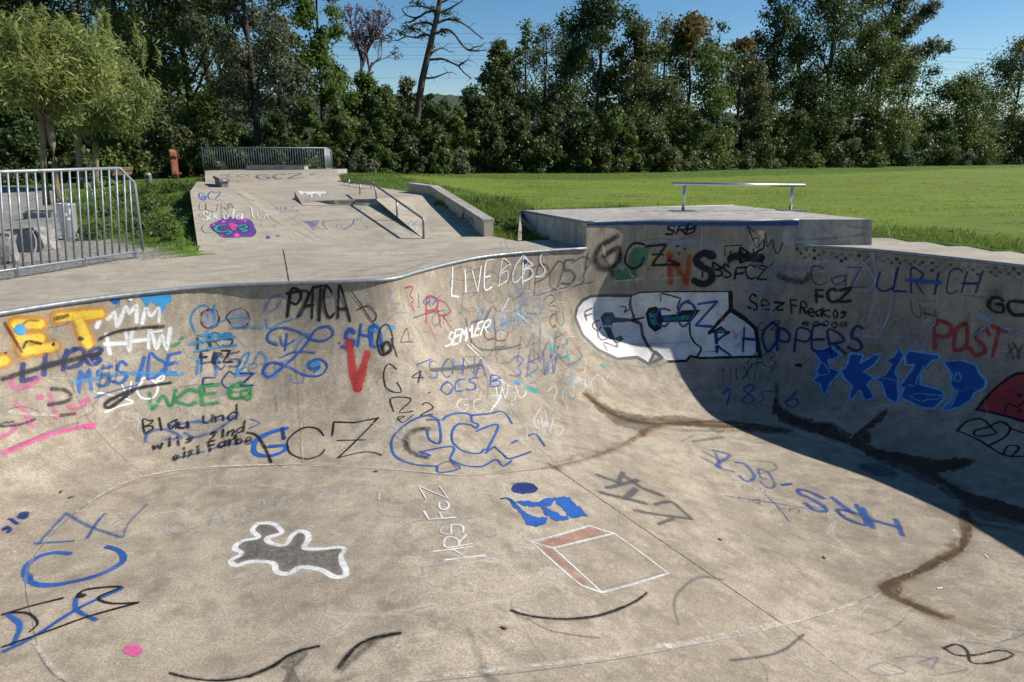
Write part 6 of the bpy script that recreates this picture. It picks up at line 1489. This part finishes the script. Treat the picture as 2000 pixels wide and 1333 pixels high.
text(9, 'GCZ', 185, 740, 460, 735, 85, 'blue', 16, .85); blob(9, 230, 705, 48, 34, 'sky', .7); line(9, [(190, 750), (330, 745), (480, 750)], 'blue', 8, .6); line(9, [(220, 660), (340, 655)], 'blue', 10, .7)
begin('blue_bank_scrawl', ramp)
fill(10, [(175, 742), (300, 745), (430, 728), (380, 800), (335, 868), (270, 800)], 'blue', .55, .5, 4); line(10, [(180, 742), (300, 760), (430, 840), (530, 860), (470, 790), (480, 745), (700, 738), (860, 735)], 'navy', 12, .8, .4, False); line(10, [(335, 868), (430, 740), (260, 760), (400, 850)], 'navy', 12, .7, .4, False); line(10, [(540, 820), (620, 835), (720, 825), (680, 780), (640, 830)], 'navy', 10, .7); line(10, [(870, 735), (860, 790), (740, 862)], 'blue', 20, .85); line(10, [(860, 850), (980, 862), (1050, 845), (1040, 815), (980, 818)], 'blue', 13, .75); text(10, 'FCZ', 880, 745, 1000, 740, 40, 'blue', 12, .5); line(10, [(340, 870), (490, 885), (400, 840)], 'blue', 20, .5, .8)
text(10, 'GNBS', 740, 605, 1180, 605, 40, 'blue', 10, .4); text(9, 'GNBS', 1090, 850, 1310, 860, 40, 'blue', 10, .6); text(9, 'KLIZA', 1150, 890, 1360, 885, 35, 'blue', 9, .5)
line(10, [(860, 850), (920, 920), (1010, 970), (1150, 985)], 'pale', 20, .6, .9); text(10, 'XYZ', 1560, 840, 1800, 900, 110, 'sky', 20, .5, .8); line(10, [(1550, 765), (1680, 800), (1880, 770)], 'blue', 14, .5); line(10, [(1600, 830), (1690, 760)], 'blue', 20, .5)
begin('ramp_joint', ramp)
for p in ([(459, 374), (528, 424), (597, 473)], [(480, 374), (523, 394), (580, 434), (634, 472)], [(523, 394), (575, 392.5)], [(390, 481), (500, 477), (600, 474), (720, 470.5), (827, 467.5), (940, 464)], [(403, 356.5), (540, 356), (665, 355)], [(373, 374.5), (459, 374.5)]): line(0, p, 'crack', 1.5, .55, .8, False)
begin('concrete_wear', ramp)
line(9, [(830, 770), (950, 800), (1080, 780)], 'pale', 40, .4, 1); line(9, [(900, 900), (1150, 1030), (1400, 1190)], 'pale', 40, .3, 1); line(9, [(950, 930), (1200, 1040), (1550, 1215)], 'dirt', 50, .5, 1); line(9, [(640, 660), (780, 730), (900, 760)], 'dirt', 60, .55, 1); line(10, [(690, 500), (850, 502), (1120, 495)], 'dirt', 24, .7, .9); line(10, [(1250, 590), (1400, 720), (1640, 930)], 'dirt', 60, .6, 1)
begin('grey_gcz_back_tag', ramp)
text(9, 'GCZ', 870, 490, 1420, 470, 65, 'grey', 26, .75, .4, fillw=.85); text(9, 'GCZ', 880, 485, 1430, 465, 60, 'lilac', 12, .7, .4, fillw=.85); text(9, 'BCXX', 440, 470, 790, 465, 45, 'black', 7, .75); text(9, 'bsesu', 520, 520, 650, 520, 40, 'navy', 6, .6); text(9, 'X', 1485, 450, 1555, 445, 28, 'black', 8, .8)
begin('white_drips', kick)
DR = [(140, 357), (330, 354), (520, 352), (522, 395), (485, 392), (455, 400), (450, 440), (425, 438), (400, 410), (370, 385), (342, 400), (350, 440), (305, 442), (310, 405), (265, 405), (235, 378), (205, 410), (165, 390)]
fill(10, DR, 'white', .95, .3, 4); line(10, DR[3:] + DR[:1], 'black', 8, .85, .4, False); text(10, 'QDE CREZ', 245, 500, 620, 500, 30, 'grey', 6, .6)
begin('navy_ledge_tag', hub)
text(11, 'HRSFCB', 705, 470, 835, 575, 70, 'navy', 12, .9); text(11, 'BSKZ', 575, 385, 690, 450, 60, 'grey', 8, .6); line(11, [(760, 360), (860, 400)], 'blue', 12, .4)
begin('dark_fcz_platform_tag', plat)
text(11, 'FCZ', 1300, 590, 1560, 615, 130, 'navy', 16, .75); line(11, [(1320, 450), (1325, 590)], 'teal', 12, .7); line(11, [(1310, 455), (1360, 460)], 'teal', 12, .7); blob(11, 1770, 555, 22, 24, 'silver', .7)
begin('black_platform_scrawl', plat)
line(0, [(1655, 440), (1675, 446), (1690, 444)], 'black', 6, .5, .9); line(0, [(1600, 437), (1612, 450)], 'silver', 10, .5, 1.0); line(0, [(1560, 468), (1620, 466), (1688, 458)], 'dirt', 8, .6, 1.0)

for (nm, pn), J in JOB.items():
    if not J['f']: continue
    o = mesh(nm, J['v'], J['f'], None, J['parent'])
    for c in J['mats']: o.data.materials.append(PC[c])
    o.data.polygons.foreach_set('material_index', J['m'])
    for an, dat in (('edge', J['e']), ('fade', J['fd']), ('soft', J['sf'])):
        a = o.data.attributes.new(an, 'FLOAT', 'POINT'); a.data.foreach_set('value', dat)
    o['kind'] = 'stuff'

# ---- drain grate at the lowest point
dc = Vector((4.62, 8.02, zfloor(4.62) + .004))
m = MB()
m.tube([dc + Vector((math.cos(a) * .21, math.sin(a) * .21, .004)) for a in np.linspace(0, 2 * math.pi, 33)], .012, 6)
gt = m.build('drain_grate', STEEL_D, bowl, True)
m = MB()
for k in range(-6, 7):
    x = k * .03; L = math.sqrt(max(0, .2 ** 2 - x * x)); m.box(dc + Vector((x, 0, .006)), (.012, 2 * L, .01)); m.box(dc + Vector((0, x, .004)), (2 * L, .006, .008))
b_ = m.build('grate_bars', STEEL_D, None); b_.parent = gt; b_.matrix_parent_inverse = (Matrix.Translation(bowl.location) @ gt.matrix_parent_inverse).inverted(); b_['kind'] = 'stuff'
# fallen leaves and litter scraps on the concrete
LV = [(1790, 964, 'leaf'), (1755, 1155, 'leaf'), (1407, 1055, 'leaf'), (1780, 1125, 'scrap'), (1840, 1098, 'scrap'), (1835, 1150, 'scrap'), (1927, 1088, 'scrap'), (985, 1228, 'leaf'), (140, 972, 'leaf'), (120, 962, 'leaf'), (1880, 484, 'scrap'), (1610, 1090, 'leaf'), (735, 922, 'leaf'), (840, 768, 'leaf')]
LMAT = plain('dry_leaf', (.16, .07, .035), .8)
for i, (u, v, k) in enumerate(LV):
    h = hit(u, v)
    if not h: continue
    s = .03 if k == 'leaf' else .028; a = i * 1.3
    if k == 'leaf': P = [(-1, 0, .1), (-.3, .5, .35), (.4, .35, .2), (1, 0, .5), (.4, -.4, .25), (-.3, -.5, .1)]
    else: P = [(-1, -.22, .1), (1, -.2, .12), (1.1, .2, .25), (-.9, .24, .1)]
    c, s_ = math.cos(a), math.sin(a)
    vs = [h[0] + Vector(((x * c - y * s_) * s, (x * s_ + y * c) * s, z * s * .8 + .004)) for x, y, z in P]
    o = mesh('dry_leaf' if k == 'leaf' else 'paper_scrap', vs, [tuple(range(len(vs)))], LMAT if k == 'leaf' else WHITE)
    tag(o, 'dry brown fallen leaf lying on the bowl concrete' if k == 'leaf' else 'tiny white paper scrap lying on the concrete', 'leaf' if k == 'leaf' else 'litter', 'fallen leaves on the concrete' if k == 'leaf' else 'litter scraps on the concrete')
